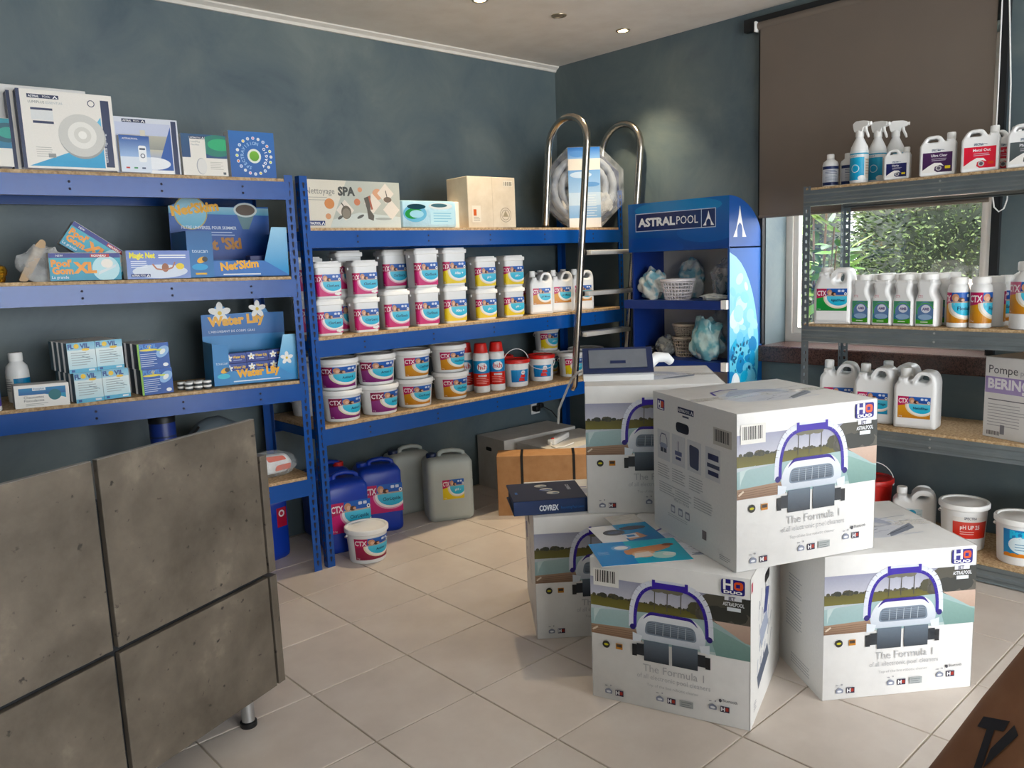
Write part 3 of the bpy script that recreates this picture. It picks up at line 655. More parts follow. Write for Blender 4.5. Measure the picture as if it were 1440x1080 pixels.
hw, hb = .46, .2; q = Pr(hw, .14); q.rect(0, -.12, hw, .085, '#123a86', '#1c58a8').up(); q.rect(0, .085, hw, .118, '#6aa7c4', '#9cc6d4').up(); q.ell(.095, .09, .075, .075, '#b9aa66', clip=False, n=28).up(); q.ell(.095, .09, .07, .07, '#6fb3cf', clip=False, c2='#a9cfdc', n=28).up()
q.text("Net'Skim", .012, .075, .042, '#f2b01e', bold=.05, rot=.14, mw=.22); q.text('FILTRE UNIVERSEL POUR SKIMMER', .05, .018, .014, '#e3edf7', mw=.25, bold=.01); q.lines(.06, .29, .002, 2, .012, .004, '#b9cbe6'); q.poly([(.33, .02), (.36, .02), (.395, .1), (.3, .1)], '#5e7f88').ell(.348, .108, .056, .033, '#cdd6d4', clip=False).up(); q.ell(.348, .108, .046, .025, '#4c3a2c', clip=False); q.text("Net 'Ski", .1, -.08, .05, '#a8763a', bold=.05, rot=.06)
lob = [(-hw/2, .01), (hw/2, .01), (hw/2, .325), (hw*.2, .322)]
lob += [(.118+.058*cos(radians(a)), .308+.036*sin(radians(a))) for a in (20, 60, 90, 120, 160)]
lob += [(-.06, .318)]+[(-.135+.076*cos(radians(a)), .29+.076*sin(radians(a))) for a in (25, 50, 75, 100, 125, 150)]+[(-hw/2, .315)]
ds = display('blue counter display with yellow lettering and a skimmer cup on its header', (-.04, .355, lz(2, -.04)+.004), LYAW, w, d, .215, .2, .07, p, q, .14, hw, lob, skyblue)
def smallpack(label, loc, rz, w, d, h, p, group):
    return carton('refill_pack', label, loc, rz, w, d, h, mat('navy_card', '#16245f', .4), front=p, group=group, bev=.003)
p = Pr(.1, .055); p.bg('#1c2d6e').up(); p.text("Net'Skim", .006, .03, .016, '#d8962a', bold=.04); p.rect(.006, .008, .05, .024, '#cdb6a4'); p.rect(.06, .008, .09, .02, '#e8e8ea')
zt = lz(2, -.04)+.0085
for k, x in enumerate((-.2, -.09, .02)): smallpack(('left', 'middle', 'right')[k]+' small navy refill pack inside the skimmer filter display', (x, .29, zt), LYAW, .1, .05, .058+.03*(k == 2), p, 'refill packs in the skimmer display')
# brass fitting and clear bag with a tan part
bf = thing('brass_fitting', 'round polished brass fitting at the left end of the second shelf', 'fitting', lp(-.975, 2, .32))
brass = mat('polished_brass', '#c79a2e', .22, 1, .08, 10)
obj('body', G().lathe([(.028, 0), (.034, .01), (.034, .024), (.04, .03), (.042, .045), (.036, .06), (.02, .068), (.004, .07)], 24), brass, bf); obj('collar', G().lathe([(.036, .024), (.038, .026), (.038, .03), (.036, .032)], 24, cap0=False, cap1=False), brass, bf)
def blob(seed, rx, ry, rz, amp=.18, sub=4, freq=7):
    bm = bmesh.new(); bmesh.ops.create_icosphere(bm, subdivisions=sub, radius=1); from mathutils import noise
    for v in bm.verts:
        n = noise.noise(v.co*freq*.25+Vector((seed, 0, 0))); n2 = noise.noise(v.co*freq*.8+Vector((0, seed, 0))); k = 1+amp*n*1.3+amp*.28*(abs(n2)*2-.6)
        z = v.co.z*k; v.co = Vector((v.co.x*k*rx, v.co.y*k*ry, max(z*rz, -rz*.82)))
    g = G(); bm.verts.index_update(); z0 = min(v.co.z for v in bm.verts); g.add([(v.co.x, v.co.y, v.co.z-z0) for v in bm.verts], [[v.index for v in f.verts] for f in bm.faces]); bm.free(); return g
cb = thing('bagged_part', 'tan moulded part in a clear plastic bag leaning by the tilted box', 'bag', lp(-.85, 2, .33), LYAW)
tan = mat('tan_plastic', '#a9885a', .45, 0, .12, 20)
obj('part', G().prism(roundpoly([(-.05, .006, .01), (-.02, .002, .01), (.045, .11, .015), (.06, .15, .01), (.045, .165, .01), (.02, .14, .02)]), -.012, .012, 'Y'), tan, cb)
obj('bag', blob(2.3, .075, .035, .085, .25, 3), clearfilm, cb, (0, 0, 0), (0, radians(28), 0))

# --- third shelf of the left rack
def bottle(name, label, loc, rz, prof, cap, lab, m=white, capm=capw, group=None, R=None, cat='bottle', n=28, ink=None):
    t = thing(name, label, cat, loc, rz, group); obj('body', G().lathe(prof, n), m, t); obj('cap', G().lathe(cap, n), capm, t)
    if lab: p, z0, r0 = lab; obj('label', p.mesh(wrap(r0, r0, 1, p.w, z0), .008, m=ink), None, t)
    return t
p = Pr(.13, .085); p.rect(0, 0, .13, .085, '#f1f1ee').up(); p.rect(.055, .01, .13, .075, '#3aa2c8', '#1c7fb4').up(); p.lines(.008, .05, .07, 6, .009, .003, '#8d9296'); p.ell(.08, .03, .014, .008, '#256b58')
bottle('round_bottle', 'white round bottle with a blue label behind the sock filter box', lp(-.905, 3, .52), -20, [(.036, 0), (.041, .004), (.042, .02), (.042, .125), (.038, .148), (.024, .165), (.022, .17)], [(.026, .168), (.026, .198), (.024, .202), (.002, .203)], (p, .025, .042))
p = Pr(.12, .13); p.bg('#5a3f8a', '#3fa3c8').up(); p.ell(.05, .09, .02, .016, '#d24a8e').ell(.075, .08, .014, .012, '#e8e2ee').ell(.06, .04, .03, .012, '#7cc9c4')
bottle('round_bottle', 'purple and aqua bottle cut by the left edge of the picture', lp(-1.045, 3, .31), -20, [(.03, 0), (.034, .004), (.034, .14), (.03, .16), (.014, .175)], [(.016, .174), (.016, .19), (.014, .193), (.002, .194)], (p, .02, .034))
w, h = .185, .088; p = Pr(w, h); p.bg('#efede8').up(); p.rect(.014, .05, w-.012, h-.012, '#1b5f9e', '#2f86b8').poly([(.014, .05), (.1, .05), (.16, .035), (w-.012, .03), (w-.012, .05)], '#3f9cc0').up(); p.ell(.135, .045, .022, .021, '#1f6f78').up(); p.rect(.06, .065, .105, .08, '#e9eef1').up(); p.text('Innoplus', .063, .0685, .008, '#3a6f96'); p.text('Chaussettes', .03, .036, .010, '#3c3f44'); p.text('Flocculantes', .03, .023, .010, '#3c3f44'); p.lines(.035, .11, .014, 2, .006, .002, '#a5a5a2')
carton('sock_filter_box', 'low white box with a blue wave band at the front left of shelf', lp(-.972, 3, .285), LYAW-4, w, .09, h, front=p, ry=1.5)
def flovil():
    w, h = .101, .12; p = Pr(w, h); p.bg('#bfe0ea', '#eef3f0').up(); p.rect(0, 0, w, .016, '#6fb8d8'); p.rect(0, h-.03, w, h, '#a9d3e4', '#7fbcd8').up(); p.text('FL', .003, h-.023, .018, '#2b4d8e', bold=.05, mw=.021); p.ell(.034, h-.0145, .0095, .0095, '#e8c21f'); p.text('VIL', .046, h-.023, .018, '#2b4d8e', bold=.05, mw=.035); p.ell(.066, h-.029, .014, .005, '#eec22a')
    p.lines(.012, .08, .078, 6, .0095, .0028, '#9aa9ae'); p.line([(.05, .065), (.09, .05)], .0025, '#7f9aa6'); p.rect(.008, .004, .02, .013, '#2f5a96').rect(.07, .005, .092, .012, '#dfeaf0'); return p
fp = flovil(); nav = mat('dark_side_card', '#3d4f5e', .5, 0, .1, 8)
def stackbox(name, label, loc, rz, w, d, h, front, group, m=None):
    return carton(name, label, loc, rz, w, d, h, m or whitecard, front=front, group=group, bev=.0012, left=SIDE.get((round(d, 3), round(h, 3))))
SIDE = {}
q = Pr(.06, .12); q.rect(.001, .001, .059, .119, '#4a6b7e', '#54788a'); SIDE[(.06, .12)] = q
q = Pr(.07, .108); q.rect(.001, .001, .069, .107, '#24384f', '#2c4660'); SIDE[(.07, .108)] = q
words = ('front', 'second', 'third', 'fourth', 'fifth')
for c, (cx_, cn) in enumerate(((-.762, 'left'), (-.656, 'right'))):
    for dpt in range(4):
        for r, rn in ((0, 'lower'), (1, 'upper')):
            xx = cx_-(.012 if r else 0); yy = .275+(.008 if c else 0)+dpt*.0615
            stackbox('tablet_box', f'white and pale blue tablet box, {rn} row of {cn} column, {words[dpt]} from shelf edge', (xx-.003*dpt, yy+.003*r, lz(3, -.76)+.0005+r*.1206), LYAW, .101, .06, .12, fp if dpt == 0 else None, 'white and pale blue tablet boxes')
w, h = .126, .108; p = Pr(w, h); p.bg('#2a57a6', '#3c66b4').up(); p.rect(0, 0, .008, h, '#8fbf5a').ell(.1, .07, .03, .02, '#9cc0e8', rot=.7, lim=(0, 0, w, h)).up(); p.text('FLOVIL', .01, h-.02, .016, '#6fa3e0', bold=.04, mw=.09); p.ell(.05, h-.013, .009, .008, '#e8d24a'); p.ell(.045, h-.027, .036, .005, '#e8d96a'); p.ell(.09, h-.03, .016, .004, '#d3e06a'); p.lines(.01, .075, h-.045, 7, .0085, .0028, '#c3d3ea'); p.ell(.108, .014, .011, .008, '#eef2f4').ell(.1, .07, .014, .009, '#eef2f0', rot=.7)
for dpt in range(3):
    for r, rn in ((0, 'lower'), (1, 'upper')):
        stackbox('tablet_box', f'darker blue tablet box with green edge, {rn} row, {words[dpt]} from shelf edge', (-.502-.003*dpt-.004*r, .298+dpt*.0715, lz(3, -.5)+.0005+r*.1085), LYAW-1, .126, .07, .108, p if dpt == 0 else None, 'darker blue tablet boxes')
k = 0
for i, (x, y) in enumerate([(-.3, .315), (-.262, .308), (-.224, .3), (-.317, .355), (-.279, .348), (-.241, .34)]):
    for r in (0, 1):
        t = thing('tablet_tin', f"flat white tin, {'upper' if r else 'lower'} of the {('left front', 'middle front', 'right front', 'left rear', 'middle rear', 'right rear')[i]} pair on the shelf", 'tin', (x, y, lz(3, -.26)+.0008+r*.0185), 0, 'flat white tins between the blue boxes')
        if not k:
            tb = G().lathe([(.0165, 0), (.017, .001), (.017, .0105)], 20).mesh('body'); tb.materials.append(mat('tin_side', '#4a5054', .4)); tl = G().lathe([(.0178, .0095), (.0178, .0172), (.0165, .018), (.002, .018)], 20).mesh('lid'); tl.materials.append(capw); k = 1
        obj('body', tb, None, t); obj('lid', tl, None, t)
w, d = .385, .17; p = Pr(w, .215); p.poly([(w*.75, .07), (w, .005), (w, .215), (w*.84, .215)], '#2f8fcf', '#9fd4f2').rect(0, 0, .07, .185, '#1b7fc0').up(); p.text('Water Lily', .1, .032, .034, '#f2b01e', bold=.06, rot=.05, mw=.2); p.lines(.085, .31, .012, 1, .01, .005, '#e6eef4'); p.text('toucan', .012, .095, .014, '#cfe3f2'); p.ell(.05, .068, .02, .011, '#f0b323', rot=.4).up(); p.ell(.06, .071, .011, .01, '#14161a'); p.ell(.043, .042, .028, .012, '#5cc0d8')
def flower(p, cx, cy, r, c='#f4f4f0', cc='#e8c21f'):
    for k in range(5):
        a = radians(18+72*k); p.ell(cx+r*.55*cos(a), cy+r*.55*sin(a), r*.5, r*.3, c, 12, clip=False, rot=a)
    p.up(); p.ell(cx, cy, r*.2, r*.2, cc, 10, clip=False); return p
flower(p, w-.05, .105, .03)
hw = .385; q = Pr(hw, .13); q.rect(0, 0, hw, .1, '#1a63a8', '#1d74bd').up(); q.text('Water Lily', .03, .045, .042, '#f2b01e', bold=.06, rot=.05, mw=.31); q.text("L'ABSORBANT DE CORPS GRAS", .03, .014, .011, '#dfeaf5', mw=.22); flower(q, .085, .105, .05); flower(q, .26, .118, .04)
lob = [(-hw/2, .01), (hw/2, .01), (hw/2, .315), (.12, .315), (.1, .345), (.07, .348), (.045, .318), (-.07, .315), (-.085, .35), (-.125, .352), (-.15, .315), (-hw/2, .312)]
t = display('blue counter display with white flowers and yellow lettering, third shelf', (.02, .375, lz(3, 0)+.0045), LYAW-6, w, d, .208, .215, .062, p, q, .13, hw, lob, tealblue)
p = Pr(.1, .045); p.bg('#1b2f86', '#26489e').up(); flower(p, .022, .024, .016); p.text('Water Lily', .04, .022, .012, '#e9c04a', bold=.04, mw=.055); p.lines(.042, .09, .012, 1, .01, .003, '#aebfe6')
i = 0
zt = lz(3, 0)+.0088
for r in range(3):
    for x in (-.125, -.02, .085):
        smallpack(f"purple-blue sponge pack, {('bottom', 'middle', 'top')[r]} row, {('left', 'centre', 'right')[i % 3]}, inside the flower display", (x-.004, .325-.006*(i % 3), zt+r*.047), LYAW-6, .1, .06, .046, p, 'sponge packs in the flower display'); i += 1
# --- low shelf of the left rack
t = thing('blister_pack', 'orange and white hand tool in a clear blister on the low shelf', 'tool', lp(.075, 4, .37), -14)
oj = mat('orange_plastic', '#e2501f', .35, 0, .06, 20)
prof = roundpoly([(-.1, .03, .02), (-.03, .012, .02), (.07, .02, .02), (.1, .06, .02), (.075, .105, .02), (-.02, .11, .03), (-.1, .09, .02)])
obj('body', outline([prof], .05, .012), white, t); obj('grip', G().prism(roundpoly([(-.015, .075, .01), (.07, .082, .008), (.055, .102, .008), (-.03, .104, .01)]), -.0275, -.02, 'Y'), oj, t); obj('grip', G().prism(roundpoly([(.01, .028, .01), (.085, .035, .008), (.09, .062, .008), (.02, .055, .01)]), -.0275, -.02, 'Y'), oj, t)
obj('blister', blob(4.1, .125, .05, .07, .05, 3), film('blister_film', '#e8eef0', .1, .1), t, (0, 0, .001)); obj('trigger', G().prism(roundpoly([(-.1, .07, .01), (-.07, .11, .01), (-.1, .115, .01)]), -.01, .01, 'Y'), oj, t)
t = thing('grey_tube', 'grey plastic tube lying behind the orange tool on the low shelf', 'tube', lp(.03, 4, .56), 5); obj('tube', G().tube([(-.1, 0, .02), (.1, 0, .02)], .0195, 14), mat('grey_pvc', '#59616e', .5), t); obj('end_cap', G().tube([(.1, 0, .02), (.112, 0, .02)], .0198, 14), black, t)
t = thing('blue_canister', 'dark blue cylindrical canister with black lid behind the counter', 'canister', lp(-.395, 4, .42)); z = .36
obj('body', G().lathe([(.05, 0), (.055, .005), (.055, .335), (.052, .345)], 28), mat('dark_blue_plastic', '#0f2c78', .4, 0, .05, 8), t); obj('lid', G().lathe([(.057, .335), (.057, .362), (.052, .368), (.002, .369)], 28), black, t); obj('band', G().lathe([(.0555, .27), (.0562, .272), (.0562, .276), (.0555, .278)], 28, cap0=False, cap1=False), navy, t)
t = thing('grey_sack', 'slack grey plastic sack lying on the low shelf behind the counter', 'sack', lp(-.13, 4, .5)); obj('sack', blob(7.7, .17, .1, .17, .1, 4, 4), mat('grey_sack_plastic', '#5b6871', .5, 0, .08, 5), t); obj('tie', G().tube([(-.15, -.02, .22), (-.12, -.06, .26), (-.09, -.04, .28)], .006, 6), black, t)
# ------------------------------------------------------------------ pool chemical labels
def ctx(w, h, main, name, main2=None, tcol='#16365c', scale=1, band='#2a4f9c', red='#c2416a', tablets=False):
    p = Pr(w, h); b = h*.66; p.rect(0, 0, w, b, main, main2 or main); p.rect(0, b, w, h, band, '#3f6fc0').up()
    p.poly([(0, b-.1*h), (w*.32, b-.02*h), (w*.34, h), (0, h)], red)
    p.ell(w*.7, h*.6, w*.47, h*.5, '#e9a9c2' if main.startswith('#c9286f') else '#eadfc8', 32, lim=(0, 0, w, b)).up(); p.ell(w*.71, h*.6, w*.43, h*.45, '#f3f1ee', 32, lim=(0, 0, w, b+.005*h)).up()
    p.ell(w*.72, h*.62, w*.38, h*.39, '#4fb9dc', 28, lim=(0, 0, w, b), c2='#74cde6').up()
    p.rect(w*.33, b, w, b+.05*h, '#b9a9a0'); p.ell(w*.43, b+.17*h, w*.085, h*.13, '#cf9d80', 14, lim=(0, b, w, h)); p.ell(w*.56, b+.1*h, w*.08, h*.08, '#4a2c22', 12, lim=(0, b, w, h)).up()
    p.ell(w*.45, b+.13*h, w*.045, h*.08, '#e6bfa6', 12, lim=(0, b, w, h)); p.ell(w*.6, b+.09*h, w*.04, h*.05, '#d3a58b', 10)
    p.text('CTX', w*.02, b+.03*h, h*.22, '#f8eef0', bold=.03, mw=w*.3)
    for k in (0, 1): p.rrect(w*(.7+.12*k), h*.84, w*(.79+.12*k), h*.94, .004, '#d8e2f2')
    p.ell(w*.95, b+.1*h, w*.045, h*.07, '#f3f3f3', 12).up(); p.ell(w*.95, b+.1*h, w*.02, h*.03, '#1b3868', 10)
    p.text(name, w*.71, h*.42, h*.12, tcol, 'C', mw=w*.46, bold=.02); p.text('5 kg', w*.04, h*.05, h*.06, '#f6eeee')
    if tablets:
        for x, y in ((.82, .1), (.93, .12), (.88, .08)): p.ell(w*x, h*y, w*.07, h*.06, '#f3f3ef', 12)
    return p
PINK, YEL, ORA, PUR = ('#c9286f', '#d94a86'), ('#e9c92a', '#f0d84a'), ('#c98324', '#e0a64a'), ('#7d2f6e', '#96508a')
labs = {'lent': ctx(.118, .1, *PINK, 'ClorLent') if 0 else None}
def L(w, h, col, name, **k): return ctx(w, h, col[0], name, col[1], **k)
# ------------------------------------------------------------------ square tubs
def tub_parts(s, h, lab, side):
    s0, s1, hb = s*.9, s, h-.017
    body = G().rings([rring(s0-.004, s0-.004, .014, 0), rring(s0, s0, .016, .004), rring(s1-.004, s1-.004, .016, hb-.012), rring(s1+.002, s1+.002, .016, hb-.009), rring(s1+.002, s1+.002, .016, hb)]).mesh('body'); body.materials.append(white)
    lid = G().rings([rring(s1+.004, s1+.004, .017, hb-.014), rring(s1+.01, s1+.01, .018, hb-.012), rring(s1+.011, s1+.011, .019, hb+.004), rring(s1+.006, s1+.006, .017, hb+.008), rring(s1-.008, s1-.008, .014, hb+.008), rring(s1-.014, s1-.014, .012, hb+.0165)]).mesh('lid'); lid.materials.append(capw)
    z0 = .012
    def mp(u, v, l):
        k = (v+z0)/hb; hw = (s0+(s1-s0)*k)/2; e = EPS*2+l*LST; r = .016; ww = lab.w
        x = u-(ww-(s*.98/2-r*.3))                         # label's right end near the front right corner, wraps on to the left side
        lim = -(hw-r)
        if x >= lim: return (x, -hw-e, v+z0)
        a = (lim-x)/r
        if a < pi/2: return (lim-(r+e)*sin(a), -(hw-r)-(r+e)*cos(a), v+z0)
        return (-hw-e, -(hw-r)+(a-pi/2)*r, v+z0)
    lm = lab.mesh(mp, .006); handle = []
    ear = [G().box(sg*(s1/2+.001), -.006, hb-.03, sg*(s1/2+.009), .006, hb-.018).mesh('lug', 0) for sg in (-1, 1)]
    for e in ear: e.materials.append(white)
    return [('body', body), ('lid', lid), ('label', lm), ('lug', ear[0]), ('lug', ear[1])]
def place(name, label, cat, parts, loc, rz, group):
    t = thing(name, label, cat, loc, rz, group)
    for n, me in parts: obj(n, me, None, t)
    return t
TS, TB = .132, .138
T_lent = tub_parts(TS, .18, L(.14, .105, PINK, 'ClorLent', tablets=True), 0); T_shock = tub_parts(TB, .206, L(.145, .118, PINK, 'ClorShock'), 0)
T_alk = tub_parts(TB, .206, L(.145, .118, YEL, 'Alka +', tcol='#f4fbff'), 0); T_ph = tub_parts(TS, .18, L(.14, .105, YEL, 'pH -', tcol='#f4fbff'), 0)
def tubc(fr, s, rz):
    a = radians(rz); e = Vector((cos(a), sin(a))); n = Vector((-sin(a), cos(a))); return Vector(fr)-e*s/2+n*s/2
gt = 'square white tubs on the middle shelf'
spec = [(T_lent, TS, .18, (.468, .262), -11, 'pink-label', 'beside the rack post', 2), (T_lent, TS, .18, (.677, .258), -12, 'pink-label', 'second from the rack post', 2),
        (T_shock, TB, .206, (.861, .25), -12, 'pink-label', 'third from the rack post, single with nothing on top', 1), (T_shock, TB, .206, (1.061, .253), -12, 'tall pink-label', 'left of the taller yellow-label pair', 2),
        (T_alk, TB, .206, (1.262, .262), -13, 'taller yellow-label', 'right of the tall pink pair', 2), (T_ph, TS, .18, (1.49, .268), -14, 'low yellow-label', 'second stack from the white jugs', 2), (T_ph, TS, .18, (1.7, .258), -13, 'low yellow-label', 'next to the white jugs', 2)]
for parts, s, h, fr, rz, col, where, n in spec:
    for r in range(n):
        c = tubc(fr, s, rz+r); lab = f"{col} square white tub {where}" if n == 1 else f"{('lower', 'upper')[r]} {col} square white tub, {where}"
        place('square_tub', lab, 'tub', parts, (c.x+.004*r, c.y, R2+.0004+r*(h+.0005)), rz+r, gt)
for (x, y, z, parts, lab) in ((.62, .5, 0, T_lent, 'lower pink-label tub in the back row of the middle shelf'), (.64, .5, .2065, T_shock, 'upper pink-label tub standing higher in the back row'), (.42, .52, 0, T_shock, 'shaded tub in the back row behind the rack post'), (.42, .52, .2065, T_lent, 'shaded upper tub in the back row behind the rack post'), (.93, .52, 0, T_shock, 'lower plain side-on tub behind the tall pink pair'), (.935, .515, .2065, T_shock, 'upper side-on tub jutting out left of the tall pink pair')):
    place('square_tub', lab, 'tub', parts if z or 'lower pink' not in lab else T_shock, (x, y, R2+.0004+z), -12, gt)
# ------------------------------------------------------------------ round buckets
def bucket_parts(r, h, lab, lidm=capw, z0=None, handle=0, lidh=.014, bodym=white):
    r0, r1, hb = r*.88, r, h-.006
    body = G().lathe([(r0-.004, 0), (r0, .004), (r1-.002, hb-.026), (r1+.003, hb-.022), (r1+.003, hb-.012)], 40).mesh('body'); body.materials.append(bodym)
    lid = G().lathe([(r1+.001, hb-.0215), (r1+.007, hb-.019), (r1+.0075, hb-.002), (r1+.004, hb+.003), (r1-.006, hb+.003), (r1-.01, hb-.003), (r1*.55, hb-.002), (r1*.5, hb), (.002, hb)], 40, cap0=False).mesh('lid'); lid.materials.append(lidm)
    P = [('body', body), ('lid', lid)]
    if lab:
        z = z0 if z0 is not None else (hb-.026-lab.h)/2+.004; P.append(('label', lab.mesh(wrap(r0, r1, hb-.026, lab.w, z), .012)))
    pts = []; rh = r1+.006
    for k in range(15):
        a = pi*k/14; x = rh*cos(a); dz = -sin(a)*r1*.55
        if handle == 0: pts.append((x, rh*sin(a)*.95+.002*0, hb-.034+dz*.9))
        elif handle == 1: pts.append((x, -rh*sin(a)*1.02, hb-.034+dz*1.1))
        else: pts.append((x, -.15*rh*sin(a), hb-.03+sin(a)*r1*1.15))
    hd = G().tube(pts, .0024, 6).mesh('handle'); hd.materials.append(capw); P.append(('handle', hd))
    for sg in (-1, 1):
        e = G().lathe([(.006, 0), (.006, .006), (.003, .007)], 10).xf(Matrix.Rotation(sg*pi/2, 4, 'Y')).xf(Matrix.Translation((sg*(r1-.001), 0, hb-.034))).mesh('lug'); e.materials.append(capw); P.append(('lug', e))
    return P
BR = .1
B_act = bucket_parts(BR, .16, L(.2, .103, PUR, 'Action 4', band='#39579f', red='#8f2a4c')); B_flo = bucket_parts(BR, .157, L(.17, .1, ORA, 'ClorProtect'))
gb = 'round white buckets on the low shelf'
for k, (x, y, rzl, rzu, P, nm, h) in enumerate([(.466, .342, -8, -25, B_act, 'purple-label', .16), (.69, .338, 2, -24, B_act, 'purple-label', .16), (.935, .362, -20, -6, B_flo, 'orange-label', .157), (1.213, .392, -12, -13, B_flo, 'orange-label', .157)]):
    where = ('beside the rack post', 'second from the rack post', 'third from the rack post', 'next to the red-capped bottles')[k]
    for r in (0, 1): place('round_bucket', f"{('lower', 'upper')[r]} {nm} white bucket, {where}", 'bucket', P, (x-.006*r, y+.004*r, R3+.0004+r*(h-.0025)), (rzl, rzu)[r], gb)
for x, y, z, nm in ((.44, .62, 0, 'rear white bucket on the low shelf, seen past the rack posts'), (.44, .61, .158, 'rear upper bucket whose lid shows above the purple-label stack'), (.66, .62, 0, 'shaded bucket at the back of the low shelf')):
    place('round_bucket', nm, 'bucket', B_act, (x, y, R3+.0004+z), 60, gb)
Bs = bucket_parts(.082, .16, L(.14, .1, YEL, 'pH +', tcol='#f4fbff')); Bl = bucket_parts(.115, .165, L(.2, .1, YEL, 'pH +'))
place('round_bucket', 'yellow-label white bucket at the right end, partly behind the ladder rail', 'bucket', Bs, (2.235, .405, R3+.0004), -22, gb)
place('round_bucket', 'shaded bucket supporting another beside the ladder rail', 'bucket', Bs, (2.225, .62, R3+.0004), -22, gb); place('round_bucket', 'yellow-label bucket on top of another behind the ladder rail', 'bucket', Bs, (2.225, .615, R3+.159), -22, gb)
place('round_bucket', 'wide white-lidded bucket behind the ladder treads', 'bucket', Bl, (2.455, .47, R3+.0004), -30, gb)
# red-capped bottles
p = Pr(.2, .15); p.rect(0, .0, .2, .15, '#f0f0ee'); p.up(); p.rect(0, .075, .2, .15, '#2f86c4', '#55a5d6').rect(0, 0, .2, .075, '#d0332e', '#dd5048').up(); p.ell(.1, .112, .032, .026, '#eef4f8'); p.up(); p.text('hth', .1, .1, .03, '#cf2027', 'C', bold=.02); p.rect(.075, .056, .125, .066, '#e7edf4').up(); p.text('GRANULAR', .1, .058, .006, '#27407a', 'C', mw=.046); p.lines(.06, .14, .045, 4, .01, .002, '#f2c9c4')
for x, y, lab in ((1.447, .39, 'left red-capped white bottle with blue and red label'), (1.553, .372, 'right red-capped white bottle with blue and red label'), (1.42, .505, 'red-capped bottle in the row behind, only its cap showing')):
    bottle('granule_bottle', lab, (x, y, R3+.0004), -32, [(.044, 0), (.048, .004), (.048, .222), (.046, .23), (.036, .238)], [(.04, .232), (.042, .236), (.036, .285), (.033, .29), (.002, .29)], (p, .04, .048), white, redp, 'red-capped granule bottles')
# red-lidded buckets
p = Pr(.12, .075); p.bg('#1f78bd', '#3f97d0').up(); p.poly([(.045, .005), (.09, .005), (.08, .025), (.05, .025)], '#d2302c').poly([(.055, .028), (.092, .028), (.085, .045), (.06, .045)], '#d2302c').ell(.075, .058, .014, .013, '#eef2f5').up(); p.text('hth', .075, .053, .01, '#cf2027', 'C')
RB = bucket_parts(.082, .17, p, redp, .03, 1, .02); RB2 = bucket_parts(.082, .17, p, redp, .03, 2, .02)
gr = 'red-lidded white buckets'
place('red_lid_bucket', 'front red-lidded bucket beside the red-capped bottles, handle raised', 'bucket', RB2, (1.735, .4, R3+.0004), -20, gr)
place('red_lid_bucket', 'red-lidded bucket at the right with its white handle hanging in front', 'bucket', RB, (1.985, .43, R3+.0004), -38, gr)
place('red_lid_bucket', 'red-lidded bucket in the back row between the two front ones', 'bucket', RB, (1.8, .62, R3+.0004), 150, gr)
# ------------------------------------------------------------------ handled jugs
def jug_meshes(w, d, h, lab, z0, bev=.02, flip=False, style=0, capm=capw, bodym=white):
    if style == 0:      # tall jug, handle on the right, cap on the left
        o = [(0, 0, .012), (w, 0, .012), (w, h*.82, .06), (w*.9, h*.955, .05), (w*.6, h*.975, .05), (w*.47, h*.88, .03), (w*.4, h*.77, .02), (w*.32, h*.8, .01), (w*.32, h*.86, .004), (w*.1, h*.86, .004), (w*.1, h*.8, .01), (0, h*.72, .03)]
        hole = [(w*.52, h*.79, .01), (w*.74, h*.77, .012), (w*.83, h*.83, .02), (w*.78, h*.9, .018), (w*.62, h*.905, .015)]; cx, cr = w*.21, w*.125
    elif style == 1:    # squat square jug, handle bar on the left, cap on the right (mirrored)
        o = [(0, 0, .01), (w, 0, .01), (w, h*.78, .012), (w*.96, h*.8, .008), (w*.96, h*.84, .003), (w*.73, h*.84, .003), (w*.73, h*.79, .01), (w*.68, h*.8, .01), (w*.56, h*.94, .02), (w*.18, h*.93, .035), (w*.04, h*.76, .03), (0, h*.7, .02)]
        hole = [(w*.19, h*.78, .01), (w*.52, h*.78, .01), (w*.47, h*.86, .012), (w*.24, h*.86, .012)]; cx, cr = w*.845, w*.125
    elif style == 2:    # powder jug: wide low neck left, handle with round hole right
        o = [(0, 0, .012), (w, 0, .012), (w, h*.84, .04), (w*.94, h*.99, .03), (w*.55, h*.99, .02), (w*.5, h*.88, .02), (w*.42, h*.86, .008), (w*.42, h*.93, .003), (w*.14, h*.93, .003), (w*.13, h*.85, .012), (0, h*.66, .03)]
        hole = [(w*.56, h*.74, .02), (w*.78, h*.74, .02), (w*.8, h*.9, .02), (w*.6, h*.9, .02)]; cx, cr = w*.28, w*.16
    mir = (lambda P: [((w-p[0]),)+tuple(p[1:]) for p in reversed(P)]) if flip else (lambda P: P)
    O, Hh = mir(o), mir(hole)
    if flip: cx = w-cx
    sh = lambda P: [(x-w/2, z) for x, z in P]
    body = outline([sh(roundpoly(O)), sh(roundpoly(Hh))], d, min(bev, d*.32), res=3); body.materials.append(bodym)
    zc = h*(.84 if style == 0 else (.83 if style == 1 else .9))
    cap = G().lathe([(cr*.85, zc), (cr, zc+.004), (cr, h-.004), (cr*.9, h), (.002, h)], 24, (cx-w/2, 0, 0)).mesh('cap'); cap.materials.append(capm)
    P = [('body', body), ('cap', cap)]
    if lab: P.append(('label', lab.mesh(lambda u, v, l: (u-lab.w/2, -d/2-EPS*2-l*LST, v+z0))))
    return P
J_or = jug_meshes(.148, .1, .262, L(.112, .098, ORA, 'pH Minus', band='#355bab'), .06, .014)
gj = 'white jugs at the end of the middle shelf'
